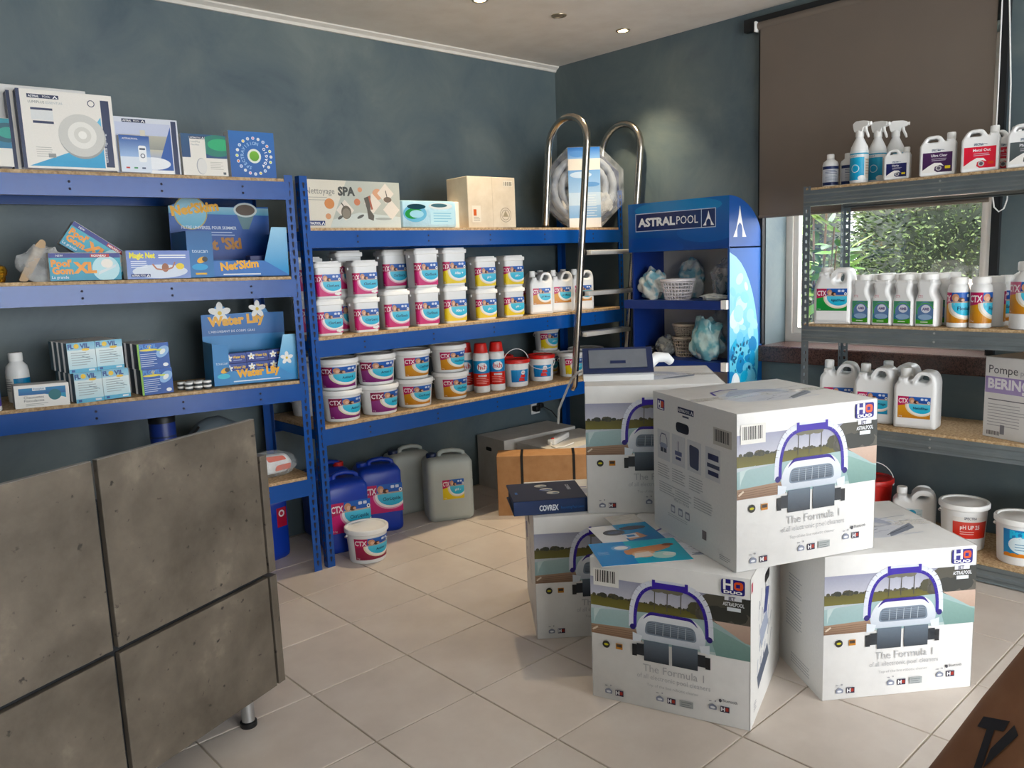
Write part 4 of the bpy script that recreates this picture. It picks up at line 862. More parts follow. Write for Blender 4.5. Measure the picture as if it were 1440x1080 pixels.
for k, (x, y) in enumerate(((1.885, .325), (2.06, .318), (2.245, .312))): place('white_jug', f"{('left', 'middle', 'right')[k]} white jug with an orange and blue label on the middle shelf", 'jug', J_or, (x, y, R2+.0004), -26, gj)
for k, (x, y) in enumerate(((1.93, .47), (2.1, .47), (2.3, .46))): place('white_jug', f"{('left', 'middle', 'right')[k]} white jug in the back row behind the orange-label jugs", 'jug', J_or, (x, y, R2+.0004), -26, gj)
# ------------------------------------------------------------------ top shelf of the right rack
w, h = .545, .226; p = Pr(w, h); p.bg('#b9bdb4', '#c3c6bd').up(); p.poly([(0, 0), (.13, 0), (.235, h), (0, h)], '#e3ddcf').poly([(.13, 0), (w, 0), (w, .055), (.3, .075), (.15, .04)], '#cfd6d2', None, False).up()
p.text('Nettoyage', .012, h-.066, .03, '#8b8a84', mw=.155, bold=.005); p.text('SPA', .185, h-.07, .04, '#4c4f4c', mw=.1, bold=.05); p.text('SPA', .183, h-.068, .04, '#f2f1ec', mw=.1, bold=.05) if 0 else None; p.lines(.02, .15, h-.084, 2, .012, .003, '#b0aca2')
for x, y, r, c in ((.135, .115, .027, '#d99a70'), (.125, .055, .015, '#d9a684'), (.31, .185, .013, '#dba688'), (.41, .165, .03, '#dcae92'), (.29, .125, .018, '#cf8e74')): p.ell(x, y, r, r*.92, c)
for x, y in ((.22, .085), (.38, .12), (.46, .17), (.49, .09)): p.poly([(x-.05, y), (x, y-.05), (x+.05, y), (x, y+.05)], '#e6ddd2')
p.up(); p.ell(.225, .075, .028, .032, '#6a6257').ell(.225, .07, .022, .024, '#8d8579').line([(.2, .12), (.215, .1)], .006, '#55504a'); p.poly([(.33, .145), (.37, .16), (.365, .085), (.385, .06), (.38, .035), (.35, .045), (.345, .09)], '#5e5a54', None, False); p.line([(.36, .155), (.375, .09)], .01, '#b0705f'); p.ell(.47, .14, .024, .014, '#77695f').line([(.46, .185), (.468, .15)], .005, '#5e5a54'); p.ell(.19, .05, .016, .007, '#5b5b58', rot=.5).ell(.305, .055, .022, .007, '#5b5b58', rot=.4).ell(.44, .045, .05, .006, '#a5aaa6')
p.rect(0, .012, .105, .034, '#26386e').up(); p.text('ASTRALPOOL', .006, .017, .012, '#ffffff', mw=.075, bold=.02); p.poly([(.085, .015), (.09, .015), (.095, .025), (.095, .031)], '#ffffff').poly([(.104, .015), (.1, .015), (.095, .025), (.095, .031)], '#ffffff')
carton('spa_kit_box', 'long box of spa cleaning tools at the left of the corner rack top', (.296, .262, R1+.0004), 0, w, .09, h, greycard, front=p)
t = thing('spa_kit_pack', 'pale blue plastic-wrapped kit beside the long spa tool box', 'package', (1.04, .335, R1+.0004), 0); obj('pack', rbox(.36, .13, .143, .016, 2), mat('pale_blue_film', '#a9cfe2', .3, 0, .12, 9, .3, 40), t)
p = Pr(.36, .143); p.ell(.08, .075, .075, .045, '#7db6d6'); p.ell(.25, .115, .08, .018, '#d6dfe2').up(); p.ell(.07, .075, .055, .028, '#3f8f52', rot=.1).ell(.09, .11, .06, .014, '#23424f'); p.rect(.18, .02, .34, .09, '#bfe0ee'); p.ell(.24, .118, .055, .01, '#4c6c78').up(); p.ell(.09, .072, .045, .02, '#a8d4e6'); p.lines(.2, .32, .075, 4, .014, .004, '#8fc0da')
obj('front_print', p.mesh(face(.36, .13, .143), m=GLOSSINK), None, t)
carton('white_carton', 'narrow white carton between the pale blue kit and the cardboard box', (1.232, .34, R1+.0004), 0, .07, .09, .147)
w, h = .335, .278; p = Pr(w, h); p.line([(.17, 0), (.17, h)], .0015, '#a89880'); p.rect(w-.085, h-.05, w-.018, h-.018, '#e0d8c8').up(); x = w-.08
while x < w-.025: p.rect(x, h-.046, x+.003, h-.024, '#4a443c'); x += random.choice((.005, .007, .01))
p.rect(.025, .03, .085, .12, '#e6ddce').up(); p.rect(.035, .065, .055, .1, '#c96a48').lines(.035, .08, .055, 3, .009, .003, '#a59a8a'); p.ring(w-.075, .07, .038, .041, '#8f8474').ring(w-.075, .07, .026, .029, '#8f8474'); p.poly([(w-.095, .06), (w-.055, .06), (w-.075, .095)], '#a3967f')
carton('cardboard_box', 'upright beige cardboard box on the top of the corner rack', (1.286, .25, R1+.0004), -4, w, .2, h, beigecard, front=p)
# hose coil in an octagonal pack
t = thing('hose_pack', 'grey ribbed pool hose coiled in a clear octagonal pack behind the ladder rails', 'hose', (2.365, .375, R1+.0004), -40)
hosem = mat('grey_hose_plastic', '#8d96a4', .4, 0, .05, 30)
g = G(); cz = .2565
for k in range(2):
    rr_ = .192-.05*k; pts = [(rr_*cos(2*pi*i/48), -.02+.035*k*0, cz+rr_*sin(2*pi*i/48)) for i in range(48)]
    obj('hose', G().tube(pts, [.0235+.0018*(i % 2) for i in range(48)], 10, closed=True), hosem, t)
    pts = [(p_[0], .035, p_[2]) for p_ in pts]; obj('hose', G().tube(pts, [.0235+.0018*(i % 2) for i in range(48)], 10, closed=True), hosem, t)
obj('hose_end', G().tube([(-.12, -.02, .1), (-.13, -.02, .17), (-.125, -.02, .2)], .02, 12), mat('hose_cuff', '#d6d4cc', .4), t)
R = .2525; oc = [(R/cos(pi/8)*cos(pi/8+pi/4*k), cz+R/cos(pi/8)*sin(pi/8+pi/4*k)) for k in range(8)]
obj('wrapper', G().rings([[(x, -.06, z) for x, z in oc], [(x, .07, z) for x, z in oc]]), film('hose_wrap_film', '#dfe6ee', .06, .12), t, smooth=0)
obj('card_back', G().prism([(x*.97, cz+(z-cz)*.97) for x, z in oc], .0665, .069, 'Y'), navy, t, smooth=0)
bw = .205; p = Pr(bw, .5); p.bg('#cfe0f0', '#b9d3ec').up(); p.rect(0, .43, bw, .5, '#8fb4e0', '#3f74bf').rect(0, .36, bw, .43, '#e3ddd4').rect(0, .22, bw, .36, '#a9c8e8', '#7fa8d8').rect(0, .0, bw, .06, '#e9ecf0').rect(0, .06, bw, .14, '#8db6e2', '#a9c8ea').up(); p.ring(.12, .395, .018, .022, '#8b8f98', 20, 200, 10, 1.6); p.lines(.1, .18, .2, 9, .016, .004, '#e6eef6'); p.text('3"', .15, .3, .03, '#5d7ba6') if 0 else None; p.ell(.08, .33, .07, .02, '#c6daf0').ell(.14, .27, .06, .015, '#6f9bd0').ell(.06, .46, .05, .02, '#6a97d2')
obj('card_band', p.mesh(lambda u, v, l: (u-bw/2, -.0612-l*LST, v+.005)), None, t)
obj('shrink_folds', blob(9.2, .06, .008, .07, .3, 3), clearfilm, t, (.12, -.05, .1))
# wall socket and power strip
t = thing('wall_socket', 'wall socket with a black plug and lead under the corner rack', 'socket', (2.3, WY-.0005, .435)); obj('plate', rbox(.085, .012, .085, .004).xf(Matrix.Translation((0, -.006, -.043))), capw, t); obj('plug', rbox(.045, .05, .04, .01, 2).xf(Matrix.Translation((-.02, -.037, -.02))), black, t); obj('plug', rbox(.04, .045, .035, .01, 2).xf(Matrix.Translation((.022, -.035, 0))), black, t)
obj('lead', G().tube([(.03, -.05, .01), (.09, -.08, -.03), (.14, -.1, -.1), (.17, -.09, -.16), (.19, -.06, -.3), (.2, -.05, -.42)], .004, 6), black, t)
# ------------------------------------------------------------------ under the right rack, on the floor
def can(label, loc, rz, w, d, h, m, capm, lab, labz, group, name='jerrycan', capside=-1):
    t = thing(name, label, 'jerrycan', loc, rz, group); k = h*.9
    g = G().rings([rring(w-.03, d-.03, .03, 0), rring(w-.006, d-.006, .035, .012), rring(w, d, .036, .03), rring(w, d, .036, k*.62), rring(w-.003, d-.003, .036, k*.64), rring(w, d, .036, k*.66), rring(w, d, .036, k-.03), rring(w-.02, d-.02, .04, k-.008), rring(w-.06, d-.06, .03, k+.003)])
    obj('body', g, m, t)
    a = [(-w*.17, 0, k-.012), (-w*.15, 0, k+.02), (-w*.08, 0, h-.012), (w*.12, 0, h-.01), (w*.3, 0, h-.02), (w*.36, 0, k+.012), (w*.37, 0, k-.02)]
    obj('handle', G().tube(a, [.015, .014, .013, .013, .013, .014, .015], 10), m, t)
    obj('cap', G().lathe([(.028, k-.004), (.03, k), (.03, h-.022), (.027, h-.018), (.002, h-.018)], 20, (capside*w*.33, 0, 0)), capm, t)
    if lab: obj('label', lab.mesh(lambda u, v, l: (u-lab.w/2+.012, -d/2-EPS*2-l*LST, v+labz)), None, t)
    return t
lb_ = L(.215, .16, PINK, 'ClorLiquide', band='#3f64b2'); lb_.poly([(.02, .0), (.2, 0), (.2, .004), (.02, .004)], '#c9286f')
gc = 'blue jerrycans under the corner rack'
can('blue jerrycan with pink label right behind the floor bucket', (.49, .45, 0), -14, .235, .22, .41, bluecan, bluecan, lb_, .11, gc)
can('blue jerrycan with pink label and a red cap on the can behind', (.79, .57, 0), -22, .245, .22, .405, bluecan, bluecan, lb_, .115, gc)
can('blue jerrycan behind the pink-label pair, red-capped', (.553, .715, 0), -5, .24, .18, .41, bluecan, redp, None, 0, gc, capside=1)
can('shaded blue jerrycan seen left of the rack posts, with a red strip label', (.1, .62, 0), 12, .23, .22, .36, bluecan, bluecan, None, 0, gc)
t = bpy.data.objects[ 'jerrycan.003' ]; p = Pr(.06, .1); p.bg('#b51f3a').up(); p.ell(.03, .07, .018, .018, '#f1e6ea').up(); p.ell(.03, .07, .01, .01, '#b51f3a'); obj('label', p.mesh(lambda u, v, l: (u+.03, -.11-EPS*2-l*LST, v+.17)), None, t)
lg = L(.125, .115, YEL, 'pH -', tcol='#f4fbff', band='#2d4a94')
gg = 'grey jerrycans under the corner rack'
can('front grey translucent jerrycan with a yellow label', (1.18, .425, 0), -26, .27, .2, .405, greycan, navy, lg, .13, gg)
can('rear grey translucent jerrycan half hidden behind its twin', (1.1, .715, 0), -10, .26, .18, .4, greycan, navy, None, 0, gg)
Bf = bucket_parts(.104, .178, L(.2, .112, ('#8a2440', '#a33a5c'), 'Action 4', band='#39579f'))
place('round_bucket', 'white bucket with a printed label standing alone on the floor', 'bucket', Bf, (.475, .2, 0), -12, gb)
# cartons on the floor by the corner
p = Pr(.36, .34); p.rrect(.13, .24, .19, .265, .01, '#15171a')
carton('grey_carton', 'long greyed white carton on the floor against the back wall', (1.72, .52, 0), -4, .62, .29, .34, greycard, left=None)
t = carton('grey_carton', 'greyed white carton in front of another, with a power strip on it', (1.78, .1, 0), -2, .56, .38, .325, greycard)
obj('hand_hole', p.mesh(lambda u, v, l: (-.28-EPS-l*LST, .2-u, v)), None, t); p2 = Pr(.3, .34); p2.rrect(.1, .25, .16, .275, .01, '#15171a')
obj('hand_hole', p2.mesh(lambda u, v, l: (-.31-EPS-l*LST, .15-u, v)), None, bpy.data.objects['grey_carton'])
t = carton('strapped_carton', 'brown cardboard carton with two black straps near the corner', (1.37, .2, 0), -45, .55, .16, .355, card)
for x in (-.13, .17): obj('strap', G().box(x-.008, -.0815, -.0005+.001, x+.008, -.0802, .3565).box(x-.008, -.0802, .3553, x+.008, .0815, .3565).box(x-.008, .0802, .001, x+.008, .0815, .3553), strapm, t, smooth=0)
t = thing('power_strip', 'white power strip with a red switch lying on a carton', 'power strip', (1.98, .29, .3255), 22); obj('body', rbox(.25, .05, .035, .006, 2), capw, t); obj('switch', rbox(.02, .016, .008, .002).xf(Matrix.Translation((-.1, 0, .033))), redp, t)
for k in range(3): obj('outlet', G().lathe([(.017, .035), (.017, .0358), (.014, .0355), (.002, .0352)], 16, (-.05+k*.055, 0, 0)), white, t)
obj('lead', G().tube([(-.125, 0, .015), (-.17, -.02, .006), (-.2, -.06, .006), (-.16, -.1, .006), (-.05, -.12, .006)], .0045, 6), capw, t)
# ------------------------------------------------------------------ pool robot boxes
BW, BD, BH = .52, .51, .495
def frontart():
    w, h = BW, BH; p = Pr(w, h); X = lambda f: f*w; Y = lambda f: h*(1-f)
    y0, y1 = Y(.535), Y(.135); p.rect(0, y0, w, y1, '#b9c9c8', '#c9cad6').up()
    p.rect(0, Y(.27), w, y1, '#c3c4ce', '#9a9cb0')                                         # sky
    p.rect(0, Y(.335), w, Y(.265), '#6f6a36', '#5a5529').up()                              # lawn
    rr = random.Random(2)
    for k in range(90):                                                                    # tree line
        x = rr.uniform(0, w*.99); s = rr.uniform(.004, .013)
        if x > w*.66: s *= 1.9
        elif x > w*.24: s *= .55
        p.ell(x, Y(.268)+s*.5, s, s*rr.uniform(.6, 1.1), rr.choice(('#36372c', '#45432f', '#2c2f26', '#524d3a')), 9, lim=(0, Y(.3), w, y1))
    p.up()
    for k in range(26):
        x = w*rr.uniform(.72, 1); y = Y(rr.uniform(.15, .29)); p.ell(x, y, .03, .024, rr.choice(('#393830', '#48463c', '#2b2d29', '#55524a')), 9, lim=(0, Y(.32), w, y1))
    for x in (.42, .5, .585): p.line([(X(x), Y(.3)), (X(x)+.002, Y(.17))], .003, '#4f4c44'); 
    for x in (.44, .5, .56): p.ell(X(x), Y(.16), .022, .01, '#6d6a5a', 9)
    p.up(); p.poly([(0, Y(.36)), (X(.35), Y(.33)), (X(.78), Y(.31)), (w, Y(.42)), (w, Y(.5)), (X(.5), y0), (0, Y(.5))], '#93b0b2', '#a9bfc0', False)     # water
    p.poly([(X(.78), Y(.305)), (w, Y(.305)), (w, Y(.425)), (X(.97), Y(.42))], '#b89f90', '#c9b2a4').up()
    p.poly([(X(.74), Y(.33)), (w, Y(.44)), (w, y0), (X(.8), y0)], '#74948f', '#8fada7').poly([(0, Y(.47)), (X(.3), Y(.455)), (X(.34), y0), (0, y0)], '#8a6f5c', '#a38a76').poly([(X(.02), Y(.36)), (X(.13), Y(.33)), (X(.06), Y(.36)), (X(.03), Y(.42)), (X(.02), Y(.46))], '#c3d3d2', None, False).up()
    for k in range(4): p.line([(0, Y(.487+k*.014)), (X(.32), Y(.475+k*.015))], .0012, '#6d5443')
    p.line([(X(.01), Y(.51)), (X(.045), Y(.485))], .006, '#d9c9b6')
    p.up()
    # handle arch
    arch = []
    for k in range(21):
        a = pi*(1-k/20); c, s = cos(a), sin(a); e = .42
        arch.append((X(.52)+.125*(abs(c)**.6)*(1 if c > 0 else -1), Y(.44)+.158*(abs(s)**.72)))
    p.line(arch, .026, '#dfe3ee'); p.up(); inn = [(X(.52)+(x-X(.52))*.94, Y(.44)+(y-Y(.44))*.94) for x, y in arch]; p.line(inn, .011, '#3f3296'); p.rect(X(.52)-.058, Y(.112), X(.52)+.058, Y(.112)-.02, '#4335a0').rect(X(.52)-.058, Y(.112), X(.52)-.048, Y(.112)+.008, '#4335a0').rect(X(.52)+.048, Y(.112), X(.52)+.058, Y(.112)+.008, '#4335a0')
    for sg in (-1, 1): p.ell(X(.52)+sg*.125, Y(.44), .010, .010, '#2d2570', 12)
    p.up()
    # body
    B = lambda x, y: (X(.52)+x*.98, Y(.428)+y*.8)
    p.poly(roundpoly([B(-.105, -.055)+(.02,), B(.105, -.055)+(.02,), B(.118, -.02)+(.015,), B(.105, .035)+(.03,), B(.07, .068)+(.03,), B(-.07, .068)+(.03,), B(-.105, .035)+(.03,), B(-.118, -.02)+(.015,)], 4), '#c3cbd6', '#eef1f5').up()
    p.poly(roundpoly([B(-.092, .03)+(.01,), B(-.07, .055)+(.02,), B(.07, .055)+(.02,), B(.092, .03)+(.01,), B(.085, .045)+(.01,), B(.07, .068)+(.02,), B(-.07, .068)+(.02,), B(-.085, .045)+(.01,)], 3), '#3b2f86', None, False)
    p.poly(roundpoly([B(-.088, -.03)+(.015,), B(.088, -.03)+(.015,), B(.08, .03)+(.02,), B(-.08, .03)+(.02,)], 4), '#7d8a99').up(); p.poly(roundpoly([B(-.082, -.025)+(.013,), B(.082, -.025)+(.013,), B(.075, .025)+(.018,), B(-.075, .025)+(.018,)], 4), '#525d6b', '#8b97a5').up()
    for k in range(6): p.line([B(-.076, -.018+k*.008), B(.076, -.018+k*.008)], .0012, '#39424e')
    for k in range(5): p.line([B(-.05+k*.025, -.024), B(-.048+k*.025, .024)], .0016, '#c3ccd4')
    # rollers
    for sg in (-1, 1): p.rect(X(.52)+min(sg*.005, sg*.088), Y(.428)-.116, X(.52)+max(sg*.005, sg*.088), Y(.428)-.045, '#2b323b', '#66727f')
    for sg in (-1, 1):
        p.rect(X(.52)+min(sg*.088, sg*.112), Y(.428)-.1, X(.52)+max(sg*.088, sg*.112), Y(.428)-.06, '#1f242b'); p.rect(X(.52)+min(sg*.112, sg*.128), Y(.428)-.105, X(.52)+max(sg*.112, sg*.128), Y(.428)-.065, '#12151a')
        p.poly([B(sg*.095, -.04), B(sg*.128, -.03), B(sg*.128, -.07), B(sg*.1, -.065)], '#dfe5ec')
    # lettering
    p.text('The Formula 1', X(.535), Y(.735), .026, '#b6b6b8', 'C', mw=.2); p.text('of all electronic pool cleaners', X(.535), Y(.785), .017, '#bdbdbf', 'C', mw=.24); p.text('Top of the line robotic cleaner', X(.53), Y(.835), .01, '#bcbcbd', 'C', mw=.17)
    p.ell(X(.1), Y(.6), .013, .013, '#26261f', 16).rect(X(.165), Y(.62), X(.21), Y(.58), '#c58a4a').up(); p.ell(X(.1), Y(.6), .008, .004, '#c9c23a', 10).rect(X(.17), Y(.605), X(.205), Y(.585), '#3d3026')
    for x, y in ((.11, .935), (.45, .91), (.78, .885)):
        p.poly(roundpoly([(X(x)-.012, Y(y)-.008, .003), (X(x)+.012, Y(y)-.008, .003), (X(x)+.013, Y(y)+.004, .004), (X(x), Y(y)+.012, .004), (X(x)-.013, Y(y)+.004, .004)]), '#8b90a0'); p.rect(X(x)+.024, Y(y)-.01, X(x)+.052, Y(y)+.01, '#2b2340').rect(X(x)-.012, Y(y)+.018, X(x)-.004, Y(y)+.021, '#9a9aa0').rect(X(x)+.006, Y(y)+.019, X(x)+.01, Y(y)+.024, '#9a9aa0')
    p.up()
    for x, y in ((.11, .935), (.45, .91), (.78, .885)): p.text('H', X(x)+.026, Y(y)-.006, .013, '#f2f2f2', bold=.05); p.rect(X(x)+.04, Y(y)-.005, X(x)+.049, Y(y)+.006, '#a8463c'); p.ell(X(x), Y(y)-.001, .008, .004, '#e9ebef', 10)
    p.rect(X(.575), Y(.93), X(.66), Y(.885), '#a9aeae').up(); p.lines(X(.585), X(.65), Y(.9), 3, .007, .002, '#6f7577'); p.text('Bluetooth', X(.84), Y(.835), .01, '#4a4a50', mw=.045); p.ell(X(.825), Y(.83), .005, .006, '#4a4a50', 10)
    # logo block
    p.rrect(X(.83), Y(.115), X(.968), Y(.018), .008, '#2e2a7c'); p.up(); p.text('H', X(.842), Y(.083), .032, '#ffffff', bold=.03, fit=.03); p.rrect(X(.905), Y(.083), X(.958), Y(.03), .01, '#e2684a').up(); p.rect(X(.917), Y(.068), X(.94), Y(.045), '#2e2a7c'); p.text('DUO', X(.845), Y(.109), .009, '#ffffff', bold=.05, sx=2, mw=.058)
    p.rect(X(.85), Y(.155), X(.95), Y(.125), '#e6e8ee').text('ASTRALPOOL', X(.84), Y(.19), .012, '#eef0f4', mw=.065, bold=.02); p.rect(X(.865), Y(.222), X(.945), Y(.198), '#e6ecf2').up(); p.text('JET', X(.87), Y(.152), .011, '#4a4560', mw=.04, bold=.04)
    return p
def logo(p, x, y, s):
    p.rrect(x, y, x+s, y+s*.75, s*.08, '#2e2a7c').up(); p.text('H', x+s*.1, y+s*.2, s*.42, '#ffffff', bold=.07); p.rrect(x+s*.54, y+s*.18, x+s*.9, y+s*.64, s*.1, '#e2684a'); p.rect(x+s*.12, y+s*.06, x+s*.88, y+s*.13, '#ffffff')
def robot(p, x, y, s, c='#4a5070', c2='#9aa2b8'):
    p.line([(x-s*.5, y), (x-s*.48, y+s*.55), (x-s*.25, y+s*.85), (x+s*.25, y+s*.85), (x+s*.48, y+s*.55), (x+s*.5, y)], s*.07, c); p.poly(roundpoly([(x-s*.5, y-s*.15, s*.1), (x+s*.5, y-s*.15, s*.1), (x+s*.4, y+s*.2, s*.15), (x-s*.4, y+s*.2, s*.15)]), c2); p.rect(x-s*.42, y-s*.45, x-s*.03, y-s*.15, '#3a4150').rect(x+s*.03, y-s*.45, x+s*.42, y-s*.15, '#3a4150')
def leftart(v):
    w, h = BD, BH; p = Pr(w, h); p.bg('#efeeeb').up(); logo(p, .03, h-.06, .05)
    if v == 0:
        brandbar(p, .17, h-.05, .1, .02); p.rect(.2, h-.062, .24, h-.056, '#4a4f62'); p.barcode(.385, h-.115, .485, h-.06, '#c9c6be')
        for k, x in enumerate((.03, .13, .23, .34)):
            p.rect(x, h-.235, x+.085, h-.13+.0, '#dadbdc')
        p.up()
        robot(p, .072, h-.185, .05); p.rect(.155, h-.215, .19, h-.205, '#3f4770').line([(.172, h-.2), (.172, h-.15)], .004, '#3f4770').rect(.15, h-.2, .195, h-.185, '#6a7090')
        p.poly(roundpoly([(.245, h-.22, .01), (.3, h-.225, .01), (.303, h-.15, .01), (.243, h-.145, .01)]), '#4b5166'); p.rect(.355, h-.17, .415, h-.15, '#33395a').rect(.35, h-.195, .42, h-.182, '#4b5166').rect(.355, h-.22, .415, h-.205, '#33395a')
        for x in (.03, .13, .24): p.lines(x, x+.085, h-.255, 6, .0085, .003, '#b9b9b9')
        for x in (.04, .15, .27): p.lines(x, x+.11, h-.32, 5, .0085, .003, '#bcbcbc')
        p.text("What's in the box", .14, .13, .011, '#a2a2a6', mw=.1)
        for k, x in enumerate((.12, .17, .215)): p.rrect(x, .085, x+.028, .112, .004, '#9a9ca6'); 
        p.up()
        for k, x in enumerate((.12, .17, .215)): p.rrect(x+.004, .089, x+.024, .105, .003, '#e6e6e6')
        p.lines(.1, .26, .075, 2, .007, .002, '#c3c3c3'); p.rect(.32, .05, .345, .08, '#8b7f80'); p.lines(.42, .48, .03, 3, .006, .002, '#a5a5a5')
        hx, hy = .2, h-.16+.06
    else:
        robot(p, .09, h-.2, .07, '#4a5488', '#8f9ab8'); robot(p, .1, h-.33, .075, '#7d88a8', '#c3c9d6'); p.poly([(.06, h-.16), (.15, h-.13), (.16, h-.2), (.08, h-.22)], '#5d6a98'); p.lines(.26, .36, h-.15, 7, .011, .003, '#b0b3b8').lines(.24, .36, h-.25, 9, .011, .003, '#b0b3b8'); p.lines(.28, .42, .06, 4, .01, .003, '#b5b5b8')
        hx, hy = .33 if 0 else .255, h-.085
    p.rrect(hx-.042, hy-.017, hx+.042, hy+.017, .017, '#0f1012'); return p
def rightart():
    w, h = BD, BH; p = Pr(w, h); p.bg('#f2f1ee').up(); rr = random.Random(8); p.rect(.006, h-.05, .03, h-.02, '#b14a5a')
    for k in range(34):
        x, y = rr.uniform(.1, .32), rr.uniform(.1, .36); a = rr.uniform(1.0, 1.9); l_ = rr.uniform(.02, .07); p.line([(x, y), (x+l_*cos(a), y+l_*sin(a))], rr.uniform(.003, .008), rr.choice(('#8d95ac', '#3f4660', '#b3bacb', '#5e6680')))
    p.poly([(.12, .08), (.3, .12), (.27, .17), (.1, .13)], '#5d6678').poly([(.16, .2), (.28, .24), (.26, .3), (.14, .27)], '#aab2c4').poly([(.2, .3), (.24, .38), (.3, .36), (.26, .29)], '#4a5488'); p.lines(.05, .09, .06, 4, .008, .003, '#9a9aa2')
    p.rrect(.26-.042, h-.1, .26+.042, h-.066, .017, '#0f1012'); return p
def topart():
    w, d = BW, BD; p = Pr(w, d); p.line([(0, d/2), (w, d/2)], .0018, '#b3aea4'); rr = random.Random(4)
    p.poly(roundpoly([(.12, .16, .04), (.3, .12, .05), (.42, .2, .03), (.4, .32, .05), (.22, .36, .06), (.1, .27, .04)]), '#dfe2ea').up()
    p.poly(roundpoly([(.13, .26, .02), (.3, .3, .02), (.38, .24, .02), (.36, .33, .02), (.22, .37, .03)]), '#b6bdce', None, False).poly(roundpoly([(.3, .13, .01), (.43, .2, .01), (.44, .25, .01), (.32, .17, .01)]), '#8d94a2', None, False).up()
    for k in range(30):
        x, y = rr.uniform(.12, .4), rr.uniform(.14, .35); a = rr.uniform(.1, .7); l_ = rr.uniform(.03, .1); p.line([(x, y), (x+l_*cos(a), y+l_*sin(a)*.5)], rr.uniform(.0015, .004), rr.choice(('#9aa0b4', '#6a7086', '#c3c8d6')))
    p.line([(.12, .3), (.14, .36), (.2, .385), (.26, .38)], .009, '#4a3f96'); p.line([(.3, .15), (.42, .22)], .004, '#4f5562'); return p
fa, la0, la1, ra, ta = frontart(), leftart(0), leftart(1), rightart(), topart()
FM = fa.mesh(face(BW, BD, BH, 'front')); LM0 = la0.mesh(face(BW, BD, BH, 'left')); LM1 = la1.mesh(face(BW, BD, BH, 'left')); RM = ra.mesh(face(BW, BD, BH, 'right')); TPM = ta.mesh(face(BW, BD, BH, 'top'))
bq = Pr(BW, BH); bq.barcode(.012, BH-.095, .1, BH-.035, '#e3e1dc'); BQ = bq.mesh(lambda u, v, l: (u-BW/2, -BD/2-EPS-.0022-l*LST, v))
def boxbody():
    g = rbox(BW, BD, BH, .004, 2); me = g.mesh('carton', 30); me.materials.append(whitecard); return me
BM = boxbody(); TAPE = film('tape_film', '#f0ece4', .25, .12)
def robotbox(label, fl, rz, var, z, barcode):
    a = radians(rz); e = Vector((cos(a), sin(a))); n = Vector((-sin(a), cos(a))); c = Vector(fl)+e*BW/2+n*BD/2
    t = thing('robot_box', label, 'box', (c.x, c.y, z), rz, 'printed pool robot boxes'); obj('carton', BM, None, t); obj('front_print', FM, None, t); obj('side_print', LM0 if var == 0 else LM1, None, t); obj('side_print', RM, None, t); obj('top_print', TPM, None, t)
    if barcode: obj('barcode_sticker', BQ, None, t)
    tp = G().box(-BW/2+.002, -.025, BH+.0003, BW/2-.002, .025, BH+.0005); obj('tape', tp, TAPE, t, smooth=0)
    return t
zt = BH+.0006
robotbox('pool robot box at the front of the pile, lowest and nearest', (.264, -1.513), -70.4, 1, 0, True)
robotbox('pool robot box on the floor at the right of the pile', (.75, -2.08), -36.5, 1, 0, False)
robotbox('pool robot box bridging the two front boxes, turned with its white side to the left', (.447, -1.948), -23.9, 0, zt+.001, True)
robotbox('pool robot box at the floor behind, carrying the blue binder', (.425, -1.08), -39.6, 1, 0, False)
robotbox('upper rear pool robot box carrying the blue and white unit', (.597, -1.205), -48, 1, zt, False)
# things on the boxes
def ring_binder():
    t = thing('presentation_binder', 'thick dark navy binder with white lettering lying on a robot box', 'binder', (.575, -1.0, zt+.0004), -36)
    w, d, h = .29, .255, .056; nv = mat('navy_binder_card', '#0f1a33', .35, 0, .06, 12); bl = mat('binder_blue_spine', '#12305f', .35, 0, .06, 12)
    obj('spine', rbox(w, .006, h, .002).xf(Matrix.Translation((0, -d/2+.003, 0))), bl, t); obj('cover', rbox(w, d-.006, .005, .002).xf(Matrix.Translation((0, .003, h-.005))), nv, t); obj('cover', rbox(w, d-.006, .005, .002).xf(Matrix.Translation((0, .003, 0))), nv, t); obj('pages', G().box(-w/2+.008, -d/2+.01, .006, w/2-.008, d/2-.008, h-.012), mat('page_block', '#3a4250', .8, 0, .1, 60), t, smooth=0)
    p = Pr(w, h); p.text('COVREX', .1, .015, .022, '#e9eef4', bold=.04, mw=.075); p.text('Renovating Pool covers', .185, .018, .011, '#3f74b0', mw=.09); obj('spine_print', p.mesh(face(w, d, h)), None, t)
    p = Pr(w, d); p.rect(.001, .007, w-.001, d-.001, '#0f1a33').up()
    for x, y in ((.135, .2), (.15, .145), (.17, .095)): p.ell(x, y, .026, .02, '#aab0ae', 16, c2='#e3e0d4'); p.ell(x+.008, y-.004, .012, .008, '#5f7288', 10)
    p.ell(.14, .14, .02, .006, '#4a5fa6', 10); p.text('COVREX', .235, .2, .014, '#e0e4ea', rot=-pi/2, mw=.09, bold=.02); p.rect(.02, .1, .03, .13, '#2f6fb4'); obj('cover_print', p.mesh(face(w, d, h, 'top')), None, t)
ring_binder()
def brochure(label, loc, rz, w, d, p):
    t = thing('brochure', label, 'brochure', loc, rz, 'brochures on the front box'); obj('sheet', rbox(w, d, .0014, .0004), mat('glossy_paper', '#eef0ef', .3), t); obj('cover_print', p.mesh(lambda u, v, l: (u-w/2, v-d/2, .0016+l*.0002), m=GLOSSINK), None, t)
